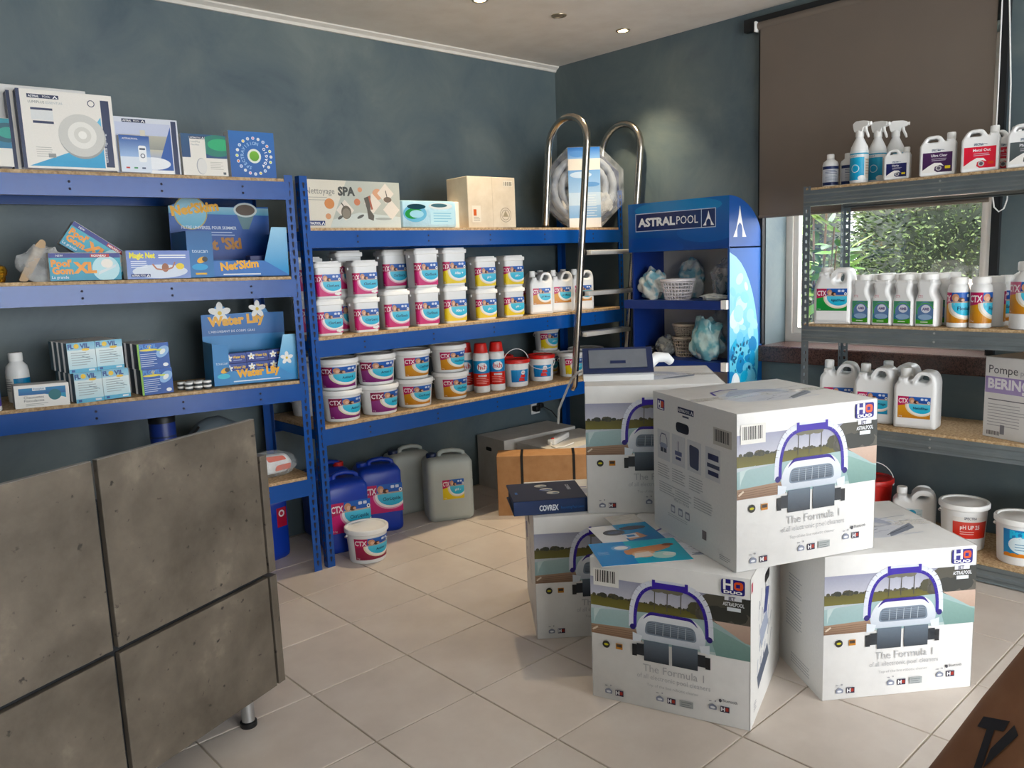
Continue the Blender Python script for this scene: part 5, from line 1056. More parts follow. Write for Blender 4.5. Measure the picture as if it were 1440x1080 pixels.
w, d = .3, .21; p = Pr(w, d); p.bg('#3fb0cc', '#49bcd4').up(); p.rect(0, 0, .12, d, '#1f86cf', '#2b93d8').up(); p.poly(roundpoly([(.1, .08, .02), (.2, .09, .03), (.27, .13, .02), (.25, .16, .02), (.15, .14, .02), (.1, .13, .02)]), '#d8a07c', '#c98a66').ell(.16, .08, .04, .03, '#e6bfa0').ell(.1, .15, .035, .026, '#7fb6e2').ell(.22, .06, .04, .03, '#bfe6e0').up(); p.ell(.1, .15, .024, .016, '#e9eef2').poly([(.12, .05), (.19, .06), (.18, .1), (.13, .09)], '#f0e4da').ell(.26, .15, .02, .012, '#7a4a34'); p.lines(.012, .05, .12, 3, .01, .002, '#bfe0f2').ell(.24, .065, .022, .016, '#e6f4ee'); 
zb = zt+.0002
brochure('blue brochure with a swimmer photo at the corner of the front box', (.395, -1.615, zb+.0018), -36, w, d, p)
w, d = .22, .2; p = Pr(w, d); p.bg('#1f6fb0', '#3fa0d0').up(); p.rect(0, 0, .09, d, '#e9eaec').ell(.07, .12, .04, .03, '#2c3442').poly([(.1, .03), (.17, .05), (.15, .1), (.09, .08)], '#d2a488').ell(.15, .15, .05, .02, '#3d4a5c').up(); p.ell(.07, .12, .025, .014, '#59657a').rect(.09, .05, .14, .09, '#eef0f2').up(); p.rect(.1, .06, .13, .08, '#4a86c0')
brochure('darker brochure tucked under the swimmer brochure', (.512, -1.465, zb), -30, w, d, p)
p = Pr(.2, .15); p.bg('#e9e6df').up(); p.lines(.02, .17, .12, 6, .015, .004, '#cfcac0')
brochure('plain cream leaflet beneath the big upper box', (.625, -1.36, zb), -30, .12, .1, Pr(.12, .1).bg('#e6e1d8').up().lines(.02, .1, .08, 4, .014, .004, '#d0cac0'))
# blue and white robot power unit on the rear box
t = thing('control_unit', 'white and navy pool robot power unit on the rear robot box', 'power unit', (.81, -1.188, zt+BH+.0008), -46)
prof = roundpoly([(-.115, 0, .012), (.1, 0, .012), (.125, .05, .02), (.09, .105, .02), (-.085, .135, .02), (-.13, .03, .02)])
prof = [(.12*0+x, z) for x, z in prof]
g = G(); sec = [(-.13, .97), (-.122, 1), (.122, 1), (.13, .97)]
def unit_ring(x, k): return [(x, -.055, .0), (x, .07, 0), (x, .095, .025), (x, .07, .085*k), (x, .045, .108*k), (x, .02, .112*k), (x, -.045, .03+.0*k), (x, -.06, .022)]
obj('shell', G().rings([unit_ring(-.135, .95), unit_ring(-.128, 1), unit_ring(.128, 1), unit_ring(.135, .95)]), white, t, smooth=50)
def slope(u, v, o): return (u, -.05+(v*.072)-.0*o-.0*o, .03+v*.084+o)
q = [(-.13, 0), (.13, 0), (.132, 1), (-.132, 1)]
def panel(k0, k1, v0, v1, o0, o1):
    a = [slope(k0, v0, o0), slope(k1, v0, o0), slope(k1, v1, o0), slope(k0, v1, o0)]; b_ = [(x, y-.012*o1/.01*.8, z+o1*.6) for x, y, z in a]; return G().rings([a, b_])
obj('bezel', panel(-.136, .136, -.02, 1.04, 0, .008), navy, t, smooth=0); obj('window', panel(-.112, .112, .14, .9, .0035, .0102), mat('grey_window', '#6b7078', .3), t, smooth=0)
obj('badge', panel(-.03, .03, .3, .42, .005, .0108), navy, t, smooth=0)
obj('carry_handle', G().tube([(.125, .03, .05), (.16, .05, .075), (.2, .07, .07), (.22, .08, .05)], [.024, .022, .02, .016], 10), white, t)
obj('cable', G().tube([(-.13, .03, .03), (-.155, .06, .02), (-.18, .1, -.01), (-.21, .12, -.08), (-.2, .05, -.12) if 0 else (-.235, .13, -.14), (-.24, .12, -.2)], .005, 6), capw, t)

# ------------------------------------------------------------------ counter front at the left
az = radians(20.8); ce = Vector((cos(az), sin(az))); cn = Vector((sin(az), -cos(az)))
t = thing('reception_counter', 'grey concrete-look counter front of large panels on a metal foot, lower left', 'counter', (-.548, -.853, 0), degrees_ if 0 else 20.8)
top, mid, bot = 1.008, .495, .115; cw, gapw = .549, .016; xs = [0, -cw, -cw-gapw]
def panel_(x0, x1, z0, z1): return rbox(x1-x0, .019, z1-z0, .0015).xf(Matrix.Translation(((x0+x1)/2, .0095, z0)))
edge = mat('panel_edge_grey', '#8d8982', .5, 0, .05, 40)
for k in range(3):
    x1 = -k*(cw+gapw); x0 = x1-cw
    obj('panel', panel_(x0, x1, mid+.008, top), stone, t, smooth=20); obj('panel', panel_(x0, x1, bot, mid-.008), stone, t, smooth=20)
TW = 3*cw+2*gapw
for k in range(3):
    x1 = -k*(cw+gapw); obj('panel_edge', G().box(x1-cw, .0005, top+.0001, x1, .0185, top+.0011), edge, t, smooth=0)
obj('carcass', G().box(-TW+.02, .021, bot+.01, -.004, .036, .9).box(-TW+.02, .036, bot+.01, -TW+.04, .5, .86).box(-TW+.04, .036, bot+.01, -.004, .5, bot+.03), blackm, t, smooth=0)
obj('side_panel', rbox(.03, .5, mid-.01-bot, .001).xf(Matrix.Translation((.026, .252, bot))), stone, t, smooth=20); obj('side_panel', rbox(.03, .5, .885-mid-.004, .001).xf(Matrix.Translation((.026, .252, mid+.004))), stone, t, smooth=20)
obj('worktop', rbox(TW-.03, .46, .02, .002).xf(Matrix.Translation((-TW/2+.005, .27, .86))), stone, t, smooth=20)
for x, y in ((-.075, .065), (-TW+.1, .065), (-.075, .44), (-TW+.1, .44)):
    lg_ = obj('leg', G().lathe([(.021, .012), (.021, bot+.012)], 20, (x, y, 0)), alu, t); obj('foot', G().lathe([(.026, 0), (.027, .004), (.027, .016), (.022, .02)], 20, (x, y, 0)), black, lg_)

# ------------------------------------------------------------------ point-of-sale stand
XF, Y0, Y1, XB = 2.254, -.775, -.082, 2.592
t = thing('display_stand', 'blue cardboard sales stand with a curved header, in front of the right wall', 'display stand', (XF, -.43, 0))
posm = mat('blue_printed_card', '#12509e', .35, 0, .1, 4); inm = mat('pale_card_lining', '#d9d1c5', .6, 0, .05, 8); dkb = mat('deep_blue_card', '#0d2f7a', .4, 0, .08, 6)
T_ = lambda x, y, z: (x-XF, y+.43, z)
def bx(x0, y0, z0, x1, y1, z1): a = T_(x0, y0, z0); b_ = T_(x1, y1, z1); return G().box(*a, *b_)
obj('back_panel', bx(XB-.008, Y0, 0, XB, Y1, 1.6), inm, t, smooth=0)
obj('side_panel', bx(XF+.004, Y0, 0, XB-.008, Y0+.012, 1.498), posm, t, smooth=0); obj('side_panel', bx(XF+.03, Y1-.012, 0, XB-.008, Y1, 1.498), dkb, t, smooth=0)
for z in (1.205, .86, .46): obj('shelf', bx(XF-.002, Y0+.014, z-.014, XB-.01, Y1+.035, z).box(*T_(XF-.012, Y0+.03, z-.05), *T_(XF-.002, Y1+.035, z)), dkb, t, smooth=0)
for z in (1.205, .86, .46): obj('shelf_clip', bx(XF-.02, Y0+.006, z-.045, XF+.01, Y0+.04, z+.004), capw, t, smooth=0)
curve = [(XF, 1.49), (XB, 1.49)]+[(XB-(XB-XF)*(1-cos(radians(a))), 1.49+.282*sin(radians(a))) for a in range(0, 91, 10)]
curve = [(XF, 1.49), (XB, 1.49), (XB, 1.51)]+[(XF+(XB-XF)*cos(radians(a)), 1.505+.267*sin(radians(a))) for a in range(8, 91, 8)]+[(XF, 1.772)]
hd = obj('header', G().prism([(x-XF, z) for x, z in curve], Y0+.43, Y1+.43, 'Y'), posm, t, smooth=30)
hw = Y1-Y0; p = Pr(hw, .282); p.bg('#0f3f8c', '#1f6cb4').up(); p.ell(.35, .24, .3, .05, '#2f86c4', lim=(0, 0, hw, .282)).ell(.1, .02, .3, .06, '#12489a', lim=(0, 0, hw, .282)).ell(.55, .1, .2, .06, '#175aa8', lim=(0, 0, hw, .282)).up(); x0, y0 = .055, .118; p.rect(x0, y0, x0+.555, y0+.105, '#c9d6e6').up(); p.rect(x0+.004, y0+.004, x0+.551, y0+.101, '#0e2760').rect(x0+.46, y0+.004, x0+.464, y0+.101, '#c9d6e6').up()
p.text('ASTRAL', x0+.02, y0+.03, .046, '#f3f5f7', bold=.045, fit=.265); p.text('POOL', x0+.295, y0+.03, .046, '#f3f5f7', fit=.145)
def delta(p, x, y, w, h, c='#f3f5f7', hole=None):
    p.poly([(x, y), (x+w*.3, y), (x+w*.29, y+h*.2), (x+w*.34, y+h*.36), (x+w*.5, y+h*.46), (x+w*.5, y+h), (x+w*.4, y+h*.66), (x+w*.22, y+h*.26)], c, None, False).poly([(x+w, y), (x+w*.78, y+h*.26), (x+w*.6, y+h*.66), (x+w*.5, y+h), (x+w*.5, y+h*.46), (x+w*.66, y+h*.36), (x+w*.71, y+h*.2), (x+w*.7, y)], c, None, False)
delta(p, x0+.472, y0+.012, .072, .08)
obj('header_print', p.mesh(lambda u, v, l: (-EPS-l*LST, (Y1+.43)-u, 1.49+v), m=GLOSSINK), None, hd)
p = Pr(.34, .28); delta(p, .04, .06, .13, .17); obj('header_print', p.mesh(lambda u, v, l: (u, Y0+.43-EPS-l*LST, 1.49+v)), None, hd)
sw = XB-XF; p = Pr(sw, 1.49); p.bg('#0d6fb8', '#1c5fb0').up(); p.ell(-.04, .9, .34, .57, '#35b6dc', 40, c2='#a9dfe8').up()
rr = random.Random(12)
for k in range(70):
    y = rr.uniform(.4, 1.42); x = rr.uniform(0, .3); f_ = (y-.4)/1.02
    if ((x+.04)/.34)**2+((y-.9)/.57)**2 > .9: continue
    c_ = rr.choice(('#d6eef0', '#a9dce6', '#8fd2e4', '#c3e6ec')) if y > 1.0 else rr.choice(('#2a9fd2', '#4fb4dc', '#7fc8e6', '#1f86c0', '#a9d8ec'))
    p.ell(x, y, rr.uniform(.015, .05), rr.uniform(.02, .06), c_, 12, rot=rr.uniform(0, 3))
p.up()
for k in range(26):
    x, y = .05+rr.uniform(-.05, .16), .86+rr.uniform(-.07, .12); p.ell(x, y, rr.uniform(.006, .02), rr.uniform(.004, .012), rr.choice(('#1d5f86', '#2a7ea6', '#1a4f78', '#4aa6c6')), 8, rot=rr.uniform(0, 3))
p.ell(.06, .7, .05, .1, '#e3eff4').ell(.24, .64, .05, .1, '#8fc8ee').ell(.13, .62, .03, .08, '#5fb0e0').up(); p.ell(.07, .74, .03, .05, '#f3f7f8').ell(.23, .68, .025, .05, '#c9e2f4')
obj('side_print', p.mesh(lambda u, v, l: (u+.004, Y0+.43-EPS-l*LST, v*1.0)), None, t)
# goods on the stand
def bagged(label, loc, size, fm, seed, inner=None, name='plastic_bag'):
    t = thing(name, label, 'bag', loc); obj('film', blob(seed, size[0], size[1], size[2], .3, 4, 8), fm, t)
    if inner: obj('contents', blob(seed+1, size[0]*.75, size[1]*.75, size[2]*.7, .2, 3, 6), inner, t, (0, 0, .004))
    return t
def basket(label, loc, r0, r1, h, m, group='skimmer baskets on the stand'):
    t = thing('skimmer_basket', label, 'basket', loc, 0, group); obj('rim', G().lathe([(r1-.004, h-.012), (r1+.006, h-.012), (r1+.006, h), (r1-.004, h), (r1-.004, h-.012)], 28, cap0=False, cap1=False), m, t); obj('base', G().lathe([(r0, 0), (r0, .004), (.002, .004)], 28), m, t)
    g = G()
    for k in range(28):
        a = 2*pi*k/28; g.tube([(r0*cos(a), r0*sin(a), .002), (r1*cos(a), r1*sin(a), h-.006)], .0026, 5)
    obj('ribs', g, m, t); g = G()
    for k in range(1, 6):
        q = k/6; r = r0+(r1-r0)*q; g.tube([(r*cos(2*pi*i/28), r*sin(2*pi*i/28), h*q) for i in range(28)], .003, 5, closed=True)
    obj('hoops', g, m, t); return t
s1, s2 = 1.2055, .8605; bsk = mat('white_basket_plastic', '#e6e0e2', .45, 0, .03, 30); bskd = mat('beige_basket_plastic', '#b7aa98', .5, 0, .05, 30); aq = mat('aqua_contents', '#2f8fb0', .5, 0, .2, 20); wh = mat('white_contents', '#d9dcd4', .6, 0, .1, 20)
bagged('crumpled clear bag of white and aqua goods at the left of the upper stand shelf', (2.36, -.182, s1), (.08, .075, .1), mixfilm, 1.1, wh)
bagged('clear bag with a teal patch behind the white basket on the stand', (2.523, -.345, s1), (.046, .085, .125), mixfilm, 3.4, aq)
basket('white slotted skimmer basket on the upper stand shelf', (2.36, -.36, s1), .072, .098, .12, bsk)
bagged('clear bag of dark teal goods at the right of the upper stand shelf', (2.46, -.63, s1), (.085, .09, .12), clearfilm, 5.9, mat('dark_teal_contents', '#15535f', .5, 0, .2, 20))
bagged('small flat crumpled bag at the front right of the upper stand shelf', (2.315, -.64, s1), (.035, .08, .02), whitefilm, 8.2)
basket('lower beige skimmer basket of the stacked pair on the lower stand shelf', (2.445, -.37, s2), .07, .09, .12, bskd); basket('upper beige skimmer basket nested on the other', (2.445, -.37, s2+.122), .068, .088, .075, bskd)
bagged('large aqua and clear plastic bag drooping over the lower stand shelf', (2.335, -.58, s2), (.065, .1, .135), aquafilm, 6.6, wh); bagged('tall clear bag standing behind the aqua bag', (2.47, -.62, s2), (.06, .1, .16), whitefilm, 4.7)
bagged('smoky grey plastic bag beside the black handset on the stand', (2.4, -.245, s2), (.06, .065, .07), greyfilm, 9.9, mat('grey_contents', '#5d5c55', .6, 0, .2, 20))
t = thing('handset', 'black handset with grey keys propped on the lower stand shelf', 'handset', (2.325, -.15, s2), -70, None, -62); obj('case', rbox(.07, .02, .1, .006, 2), black, t, (0, 0, .0))
for k in range(9): obj('key', rbox(.012, .003, .008, .001).xf(Matrix.Translation(((k % 3-1)*.02, -.011, .02+(k//3)*.02))), mat('grey_keys', '#8b8d8e', .5), t)

# ------------------------------------------------------------------ pool ladder hooked over the rack
t = thing('pool_ladder', 'stainless steel pool ladder hooked over the corner rack, rails arching above it', 'ladder', (2.05, .23, .63))
tl = .104
treadm = mat('pale_tread', '#d6d5d0', .35, .3, .03, 20)
def rail(x):
    P = [(0, 1.04), (0, 1.25), (0, 1.47)]; pts = []
    # long leg: bottom bend, straight up, hoop, short leg down to the shelf
    yl, ys, zc = 0.0, .315, 1.515
    pts += [(yl+.02, .03), (yl+.004, .05), (yl, .09), (yl, .5), (yl, 1.0), (yl, zc)]
    for k in range(1, 12): a = pi*k/12; pts.append(((yl+ys)/2-(ys-yl)/2*cos(a), zc+(ys-yl)/2*sin(a)))
    pts += [(ys, zc), (ys, 1.3), (ys, 1.0495)]
    return [(x, y-tl*(z)-.02+.0*z, z) for y, z in pts]
for x in (0, .5):
    r_ = obj('rail', G().tube(rail(x), .0215, 14), steel, t); obj('end_plug', G().tube([rail(x)[-1], (rail(x)[-1][0], rail(x)[-1][1]+.001, rail(x)[-1][2]-.016)], .0235, 14), capw if 0 else black, r_)
for z in (.87, .622, .37):
    y = -tl*z-.02; tr = obj('tread', rbox(.43, .075, .028, .006, 2).xf(Matrix.Translation((.25, y-.01, z-.014))), treadm, t); obj('tread_clip', G().tube([(.018, y, z), (.05, y, z)], .016, 10), black, tr); obj('tread_clip', G().tube([(.45, y, z), (.482, y, z)], .016, 10), black, tr)

# ------------------------------------------------------------------ kraft sack at the lower right
t = thing('paper_sack', 'brown kraft paper sack with dark lettering, cut by the lower right corner', 'sack', (.0, -2.98, 0), -42)
SK = [(0, -.34, .3, .3), (.02, -.36, .32, .32), (.3, -.385, .34, .33), (.42, -.33, .34, .31), (.52, -.268, .335, .28), (.64, -.2, .325, .23), (.76, -.132, .31, .17), (.88, -.064, .29, .1), (.96, -.02, .275, .03), (1.0, .003, .27, .016)]
def sack_at(z):
    for a, b_ in zip(SK, SK[1:]):
        if a[0] <= z <= b_[0]: k = (z-a[0])/(b_[0]-a[0]); return [a[i]+(b_[i]-a[i])*k for i in range(4)]
def sack_front(x, z):
    _, l, r, d = sack_at(z); q = min(.999, abs(x-(l+r)/2)/((r-l)/2)); return -d/2*1.05*(1-q**(2/.4))**.2-.006
secs = []
for z, l, r, d in SK:
    ring = []; n = 48
    for i in range(n):
        a = 2*pi*i/n; k = 1+.02*sin(5*a+z*9)+.015*sin(9*a-z*14); c, s = cos(a), sin(a); e_ = .4
        ring.append(((l+r)/2+(r-l)/2*(abs(c)**e_)*(1 if c >= 0 else -1), d/2*k*(abs(s)**e_)*(1 if s >= 0 else -1), z))
    secs.append(ring)
obj('paper', G().rings(secs), kraft, t, smooth=28)
obj('folded_top', G().box(.005, -.014, .985, .275, .014, 1.03), kraft, t, smooth=0)
p = Pr(.3, .3)
for q in ([(0, .13), (.09, .16), (.09, .135), (.06, .125), (.1, .04), (.075, .03), (.035, .115), (0, .105)], [(.11, .16), (.14, .15), (.1, .05), (.085, .09)], [(.04, -.02), (.06, -.03), (.1, .01), (.08, .02)]): p.poly(q, '#23201d', None, False)
obj('lettering', p.mesh(lambda u, v, l: (sack_at(v*.75+.53)[1]-.002-l*LST, .045-u*.6, v*.75+.53)), None, t)
# ------------------------------------------------------------------ bottles on the galvanised rack (fronts face the room, -X)
G1, G2, G3, G4 = 1.7574, 1.1074, .6334, .0924
def small_label(w, h, c, c2=None): p = Pr(w, h); p.bg(c, c2); return p.up()
p = small_label(.1, .088, '#c9ced8', '#e0e3ea'); p.rect(0, 0, .1, .014, '#22305e').rect(0, .074, .1, .088, '#22305e').up(); p.lines(.02, .08, .066, 3, .007, .003, '#6a7492').lines(.02, .08, .042, 5, .006, .0022, '#9aa2b4')
for lab, x, y, rz in (('small white bottle with navy banded label at the left end of the grey rack top', 2.205, -1.4, -55), ('small shaded bottle just right of the first navy-banded one', 2.245, -1.468, -40)):
    bottle('dosing_bottle', lab, (x, y+.04, G1), rz, [(.032, 0), (.036, .003), (.036, .105), (.032, .117), (.018, .128), (.016, .133)], [(.017, .132), (.017, .15), (.015, .153), (.002, .153)], (p, .008, .036), white, capw, 'small navy-banded bottles')
# trigger sprays
p = small_label(.13, .135, '#e9eef0'); p.rect(0, .004, .085, .105, '#2f9fce', '#45b0d8').rect(0, .118, .13, .124, '#3f9fc4').rect(.088, .01, .128, .1, '#dcd9cf').up(); p.text('ECLAT', .02, .108, .008, '#2a6f94', mw=.05); p.ring(.045, .055, .015, .018, '#e0f0f6').lines(.092, .124, .09, 6, .012, .004, '#b9a594'); p.ell(.075, .012, .018, .012, '#f0f4f4')
def spray(label, x, y, rz, turn):
    t = thing('spray_bottle', label, 'spray bottle', (x, y+.034, G1), rz, 'trigger sprays on the grey rack')
    obj('body', G().lathe([(.034, 0), (.039, .004), (.0395, .145), (.036, .165), (.024, .19), (.017, .205), (.0155, .215)], 28), white, t); obj('label', p.mesh(wrap(.0395, .0395, 1, p.w, .012), .008), None, t)
    h = obj('spray_head', G().lathe([(.018, .21), (.0185, .232), (.012, .24)], 18).add(*[q for q in (lambda g: (g.v, g.f))(outline_g([(-.02, .232), (.02, .232), (.024, .25), (.05, .256), (.05, .272), (.028, .279), (-.014, .281), (-.03, .27), (-.026, .248)], .024))]), capw, t, rot=(0, 0, radians(turn)))
    obj('trigger', G().tube([(.03, 0, .252), (.033, 0, .235), (.042, 0, .215), (.046, 0, .203)], [.007, .006, .006, .004], 8), capw, h); obj('nozzle', G().tube([(.05, 0, .264), (.058, 0, .264)], .008, 10), capw, h)
def outline_g(P, d): return G().prism(roundpoly([(x, z, .006) for x, z in P]), -d/2, d/2, 'Y')
spray('nearest of the three trigger sprays, in front with its full label showing', 2.17, -1.548, -62, -40); spray('middle of the three trigger sprays, half hidden behind the first', 2.265, -1.59, -62, -40); spray('rightmost trigger spray with its trigger in profile', 2.332, -1.643, -62, -10)
# squat jugs with a wave label
def wave(w, h, c, c2, name, tag2='#d8c23a'):
    p = Pr(w, h*1.25); p.text('SPECTRA', w*.3, h*1.06, h*.11, '#3f5a78', mw=w*.3, bold=.02); p.line([(w*.5, h*1.08), (w*.62, h*1.13), (w*.72, h*1.11)], h*.02, '#3f5a78'); p.rect(0, 0, w, h, c, c2).up(); p.poly([(0, h*.0), (w*.5, 0), (w*.4, h*.1), (w*.42, h*.28), (w*.58, h*.36), (w*.72, h*.3), (w*.62, h*.46), (w*.4, h*.48), (w*.22, h*.34), (0, h*.12)], '#eceae6', None, False); p.ell(w*.55, h*.2, w*.1, h*.13, '#b9b6b4').up(); p.ell(w*.55, h*.2, w*.06, h*.08, '#5a5560'); p.text(name, w*.28, h*.78, h*.13, '#f0eef2', mw=w*.55, bold=.02); p.lines(w*.3, w*.8, h*.66, 2, h*.08, h*.025, '#c9c2cc'); p.rect(w*.76, h*.16, w*.94, h*.3, tag2); return p
def wjug(label, x, y, rz, w, h, lab, d=.075, group='white jugs with wave labels'):
    return place('chemical_jug', label, 'jug', lab, (x, y+.045, G1), rz, group)
Js = jug_meshes(.105, .07, .14, wave(.082, .058, '#1b1d4a', '#262a5e', 'Clarity'), .012, .007, style=1); Jp = jug_meshes(.138, .085, .178, wave(.112, .082, '#321640', '#442050', 'Ultra Clear'), .014, .008, style=1)
Jr = jug_meshes(.138, .085, .182, wave(.115, .085, '#cf2038', '#dd3448', 'Metal Out', '#cf5a48'), .014, .008, style=1); Jg = jug_meshes(.138, .085, .182, wave(.115, .085, '#3f4648', '#525a5c', 'Phos Free'), .014, .008, style=1)
wjug('small jug with a dark navy wave label beside the sprays', 2.165, -1.735, -76, .105, .14, Js); wjug('jug with a dark purple wave label, standing between gaps on the rack top', 2.165, -1.905, -74, .138, .178, Jp)
wjug('front jug with a bright red wave label', 2.168, -2.07, -76, .138, .182, Jr); wjug('second red-label jug hidden behind the front one', 2.29, -2.115, -76, .138, .182, Jr); wjug('third red-label jug, furthest back in its row', 2.41, -2.16, -76, .138, .182, Jr)
wjug('jug with a grey wave label cut by the right edge of the picture', 2.172, -2.24, -78, .138, .182, Jg)
# --- second shelf
lab = L(.142, .105, ('#2f8a46', '#3f9c54'), 'Algicid Power', band='#2f4fa0', red='#b23a5c'); Ja = jug_meshes(.178, .1, .27, lab, .066, .02, style=2)
place('chemical_jug', 'large white jug with a green and blue label at the window side of the rack', 'jug', Ja, (2.165, -1.415, G2), -82, 'large white jugs')
# green-label bottles with offset wide neck and hand grip
def gripbottle():
    w, d, h = .094, .085, .232
    o = [(0, 0, .01), (w, 0, .01), (w, h*.52, .012), (w*.86, h*.6, .03), (w*.8, h*.7, .03), (w*.92, h*.82, .012), (w*.84, h*.87, .008), (w*.84, h*.9, .003), (w*.14, h*.9, .003), (w*.14, h*.86, .008), (w*.06, h*.8, .012), (w*.16, h*.68, .03), (w*.1, h*.6, .03), (0, h*.5, .012)]
    b_ = outline([[(x-w/2, z) for x, z in roundpoly(o)]], d, .014, res=2); b_.materials.append(white)
    c = G().lathe([(w*.36, h*.88), (w*.385, h*.89), (w*.385, h*.985), (w*.36, h), (.002, h)], 24).mesh('cap'); c.materials.append(capw)
    p = Pr(.074, .13); p.text('CTX', .008, .115, .012, '#d58a9c', mw=.02); p.rect(0, 0, .074, .1, '#3d6a9c', '#4f8f6a').up(); p.ell(.04, .055, .034, .044, '#6b86b0', 24).poly([(0, 0), (.074, 0), (.074, .022), (.03, .014), (0, .02)], '#4f9a3a', None, False).ring(.04, .055, .034, .038, '#5fae4a', 20, 200).up(); p.ell(.042, .066, .02, .018, '#dfe3ee').ell(.04, .03, .03, .012, '#9cb6d4').up(); p.text('AMB', .042, .06, .012, '#6a5f8e', 'C', mw=.03, bold=.04); p.lines(.02, .06, .006, 1, .01, .004, '#e3f0d8')
    s = Pr(.09, .05); s.text('AMB', 0, 0, .01, '#fff000') if 0 else None
    return [('body', b_), ('cap', c), ('label', p.mesh(lambda u, v, l: (u-.037, -d/2-EPS*2-l*LST, v+.014)))]
GB = gripbottle()
for k, y in enumerate((-1.596, -1.692, -1.787, -1.884)):
    for r in range(3):
        place('grip_bottle', f"green-label bottle, {('first', 'second', 'third', 'fourth')[k]} file from the window, {('front', 'middle', 'rear')[r]} of its file", 'bottle', GB, (2.172+r*.098, y+.042-.012*r, G2), -92, 'green-label bottles with grips')
p = L(.17, .13, ORA, 'Floculant', band='#24408a')
OB = [(.038, 0), (.0425, .004), (.0425, .165), (.038, .182), (.034, .186), (.034, .192)]; OC = [(.036, .19), (.037, .193), (.037, .212), (.034, .216), (.002, .216)]
for lab_, x, y, rz, h_ in (('round bottle with an orange label right of the green-label files', 2.172, -1.998, -70, 0), ('second orange-label round bottle, its label turned to the edge', 2.18, -2.085, -25, 0), ('third round bottle seen side-on with a bare white flank', 2.262, -2.112, 95, 0), ('rearmost round bottle showing a dark blue label edge', 2.35, -2.14, -140, 0)):
    bottle('round_bottle', lab_, (x, y+.036, G2), rz, OB, OC, (p, .022, .0425), white, capw, 'orange-label round bottles')
lab = L(.15, .12, ORA, 'Algistop', band='#2f4fa0', red='#d07a94'); Jb = [(.07, 0)]
bottle('chemical_jar', 'big white jar with an orange label cut by the right edge, second shelf', (2.185, -2.225, G2), -72, [(.06, 0), (.066, .005), (.066, .2), (.06, .222), (.04, .236), (.038, .242)], [(.042, .24), (.044, .243), (.044, .272), (.04, .277), (.002, .277)], (L(.2, .13, ORA, 'Algistop', band='#2f4fa0', red='#d07a94'), .066, .066), white, capw, None)
# --- third shelf
def netlab(col, name): return L(.138, .1, col, name, band='#2f4f9e')
gw = 'large white jugs'
Jn = jug_meshes(.182, .12, .275, netlab(ORA, 'Netofilter'), .05, .016); Jm = jug_meshes(.178, .12, .28, L(.138, .1, ('#3f9cc8', '#5ab4d8'), 'Hivernage', band='#2b4a9a'), .05, .016)
place('chemical_jug', 'front white jug with an orange and blue label on the third shelf', 'jug', Jn, (2.235, -1.785, G3), -83, gw)
place('chemical_jug', 'white jug with a blue label left of the orange-label one', 'jug', Jm, (2.25, -1.59, G3), -84, gw)
place('chemical_jug', 'leftmost white jug on the third shelf, beside the grey post', 'jug', Jm, (2.3, -1.385, G3), -72, gw)
place('chemical_jug', 'white jug behind, only its cap and handle showing between two others', 'jug', Jm, (2.385, -1.64, G3), -84, gw)
w, h = .32, .35; p = Pr(w, h); p.rect(.004, h-.155, w-.004, h-.085, '#b0a2cc', '#a595c4').up(); p.text('Pompe', .018, h-.07, .036, '#4a4a50', mw=.13); p.text('piscine', .16, h-.07, .024, '#a9a9b0', mw=.09); p.text('BERING', .016, h-.134, .042, '#f2f0f6', bold=.04, mw=.19); p.rrect(.17, h-.152, .215, h-.138, .004, '#f2f0f6'); p.lines(.02, .26, h-.185, 1, .01, .004, '#6a6a70').lines(.02, .2, h-.205, 8, .013, .003, '#a9a9ac'); x = .02
while x < .08: p.rect(x, .012, x+.003, .03, '#55555a'); x += .006
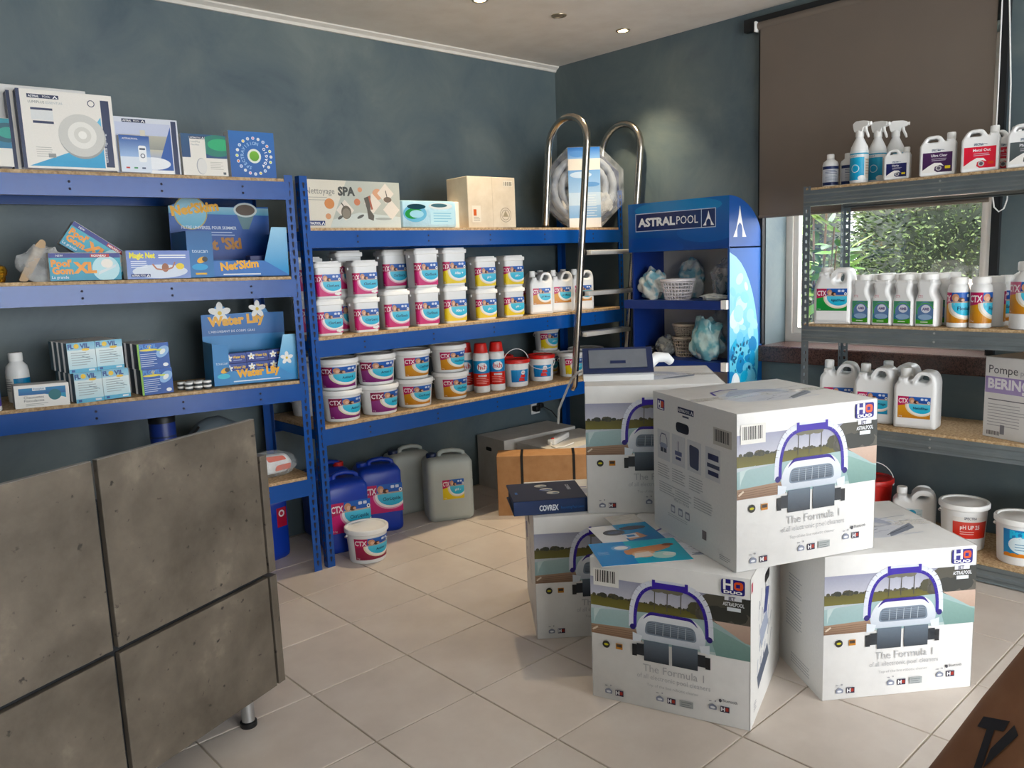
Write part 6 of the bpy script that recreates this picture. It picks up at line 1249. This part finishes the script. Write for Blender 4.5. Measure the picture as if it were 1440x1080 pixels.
p.rect(.08, .02, .1, .06, '#8a8a90')
carton('pump_box', 'white carton with a lilac band and pump lettering at the right edge', (2.215, -2.068, G3), -110, w, .28, h, whitecard, front=p)
# --- bottom shelf
p = small_label(.15, .1, '#eceae6'); p.text('SPECTRA', .045, .09, .012, '#3a4a60', mw=.05, bold=.02); p.rect(0, 0, .15, .078, '#d8504a', '#e0706a').up(); p.text('pH UP 25', .03, .045, .018, '#f4e6e4', mw=.08, bold=.03); p.lines(.03, .1, .03, 2, .01, .003, '#f0c9c4')
place('white_bucket', 'white bucket with a red band on the lowest shelf', 'bucket', bucket_parts(.098, .215, p, capw, .06, 0), (2.29, -1.985, G4), -52, 'white buckets on the lowest shelf')
p = small_label(.17, .13, '#f0f0ee'); p.rect(.004, .004, .166, .126, '#1f8fc4', '#2a7fc0').ell(.085, .06, .06, .04, '#e0f0f6').up(); p.text('POOL', .03, .09, .032, '#3fc0e6', bold=.06, mw=.11); p.lines(.05, .12, .06, 3, .012, .004, '#7fa8c4')
for k in range(6): p.ell(.02+k*.027, .01, .018, .012, '#e08a3a', 10, lim=(.004, .004, .166, .126))
place('white_bucket', 'white bucket with a blue pool label cut by the right edge', 'bucket', bucket_parts(.098, .205, p, capw, .035, 0), (2.25, -2.228, G4), -66, 'white buckets on the lowest shelf')
place('white_bucket', 'white bucket behind, its rim at the right edge of the picture', 'bucket', bucket_parts(.09, .23, None, capw, None, 0), (2.455, -2.29, G4), -66, 'white buckets on the lowest shelf')
t = place('white_jug', 'squat white jug with a small blue label on the lowest shelf', 'jug', jug_meshes(.19, .1, .215, Pr(.07, .045).bg('#cfdde2').up().ell(.025, .025, .018, .016, '#3f9cc0').up().lines(.045, .066, .035, 4, .008, .002, '#8fa3aa'), .075, .02, flip=False, style=0), (2.36, -1.74, G4), -68, 'white jugs low on the grey rack')
place('red_bucket', 'bright red bucket with a raised handle at the back of the lowest shelf', 'bucket', bucket_parts(.1, .215, None, redp, None, 2, bodym=redp), (2.43, -1.5, G4), -60, None)
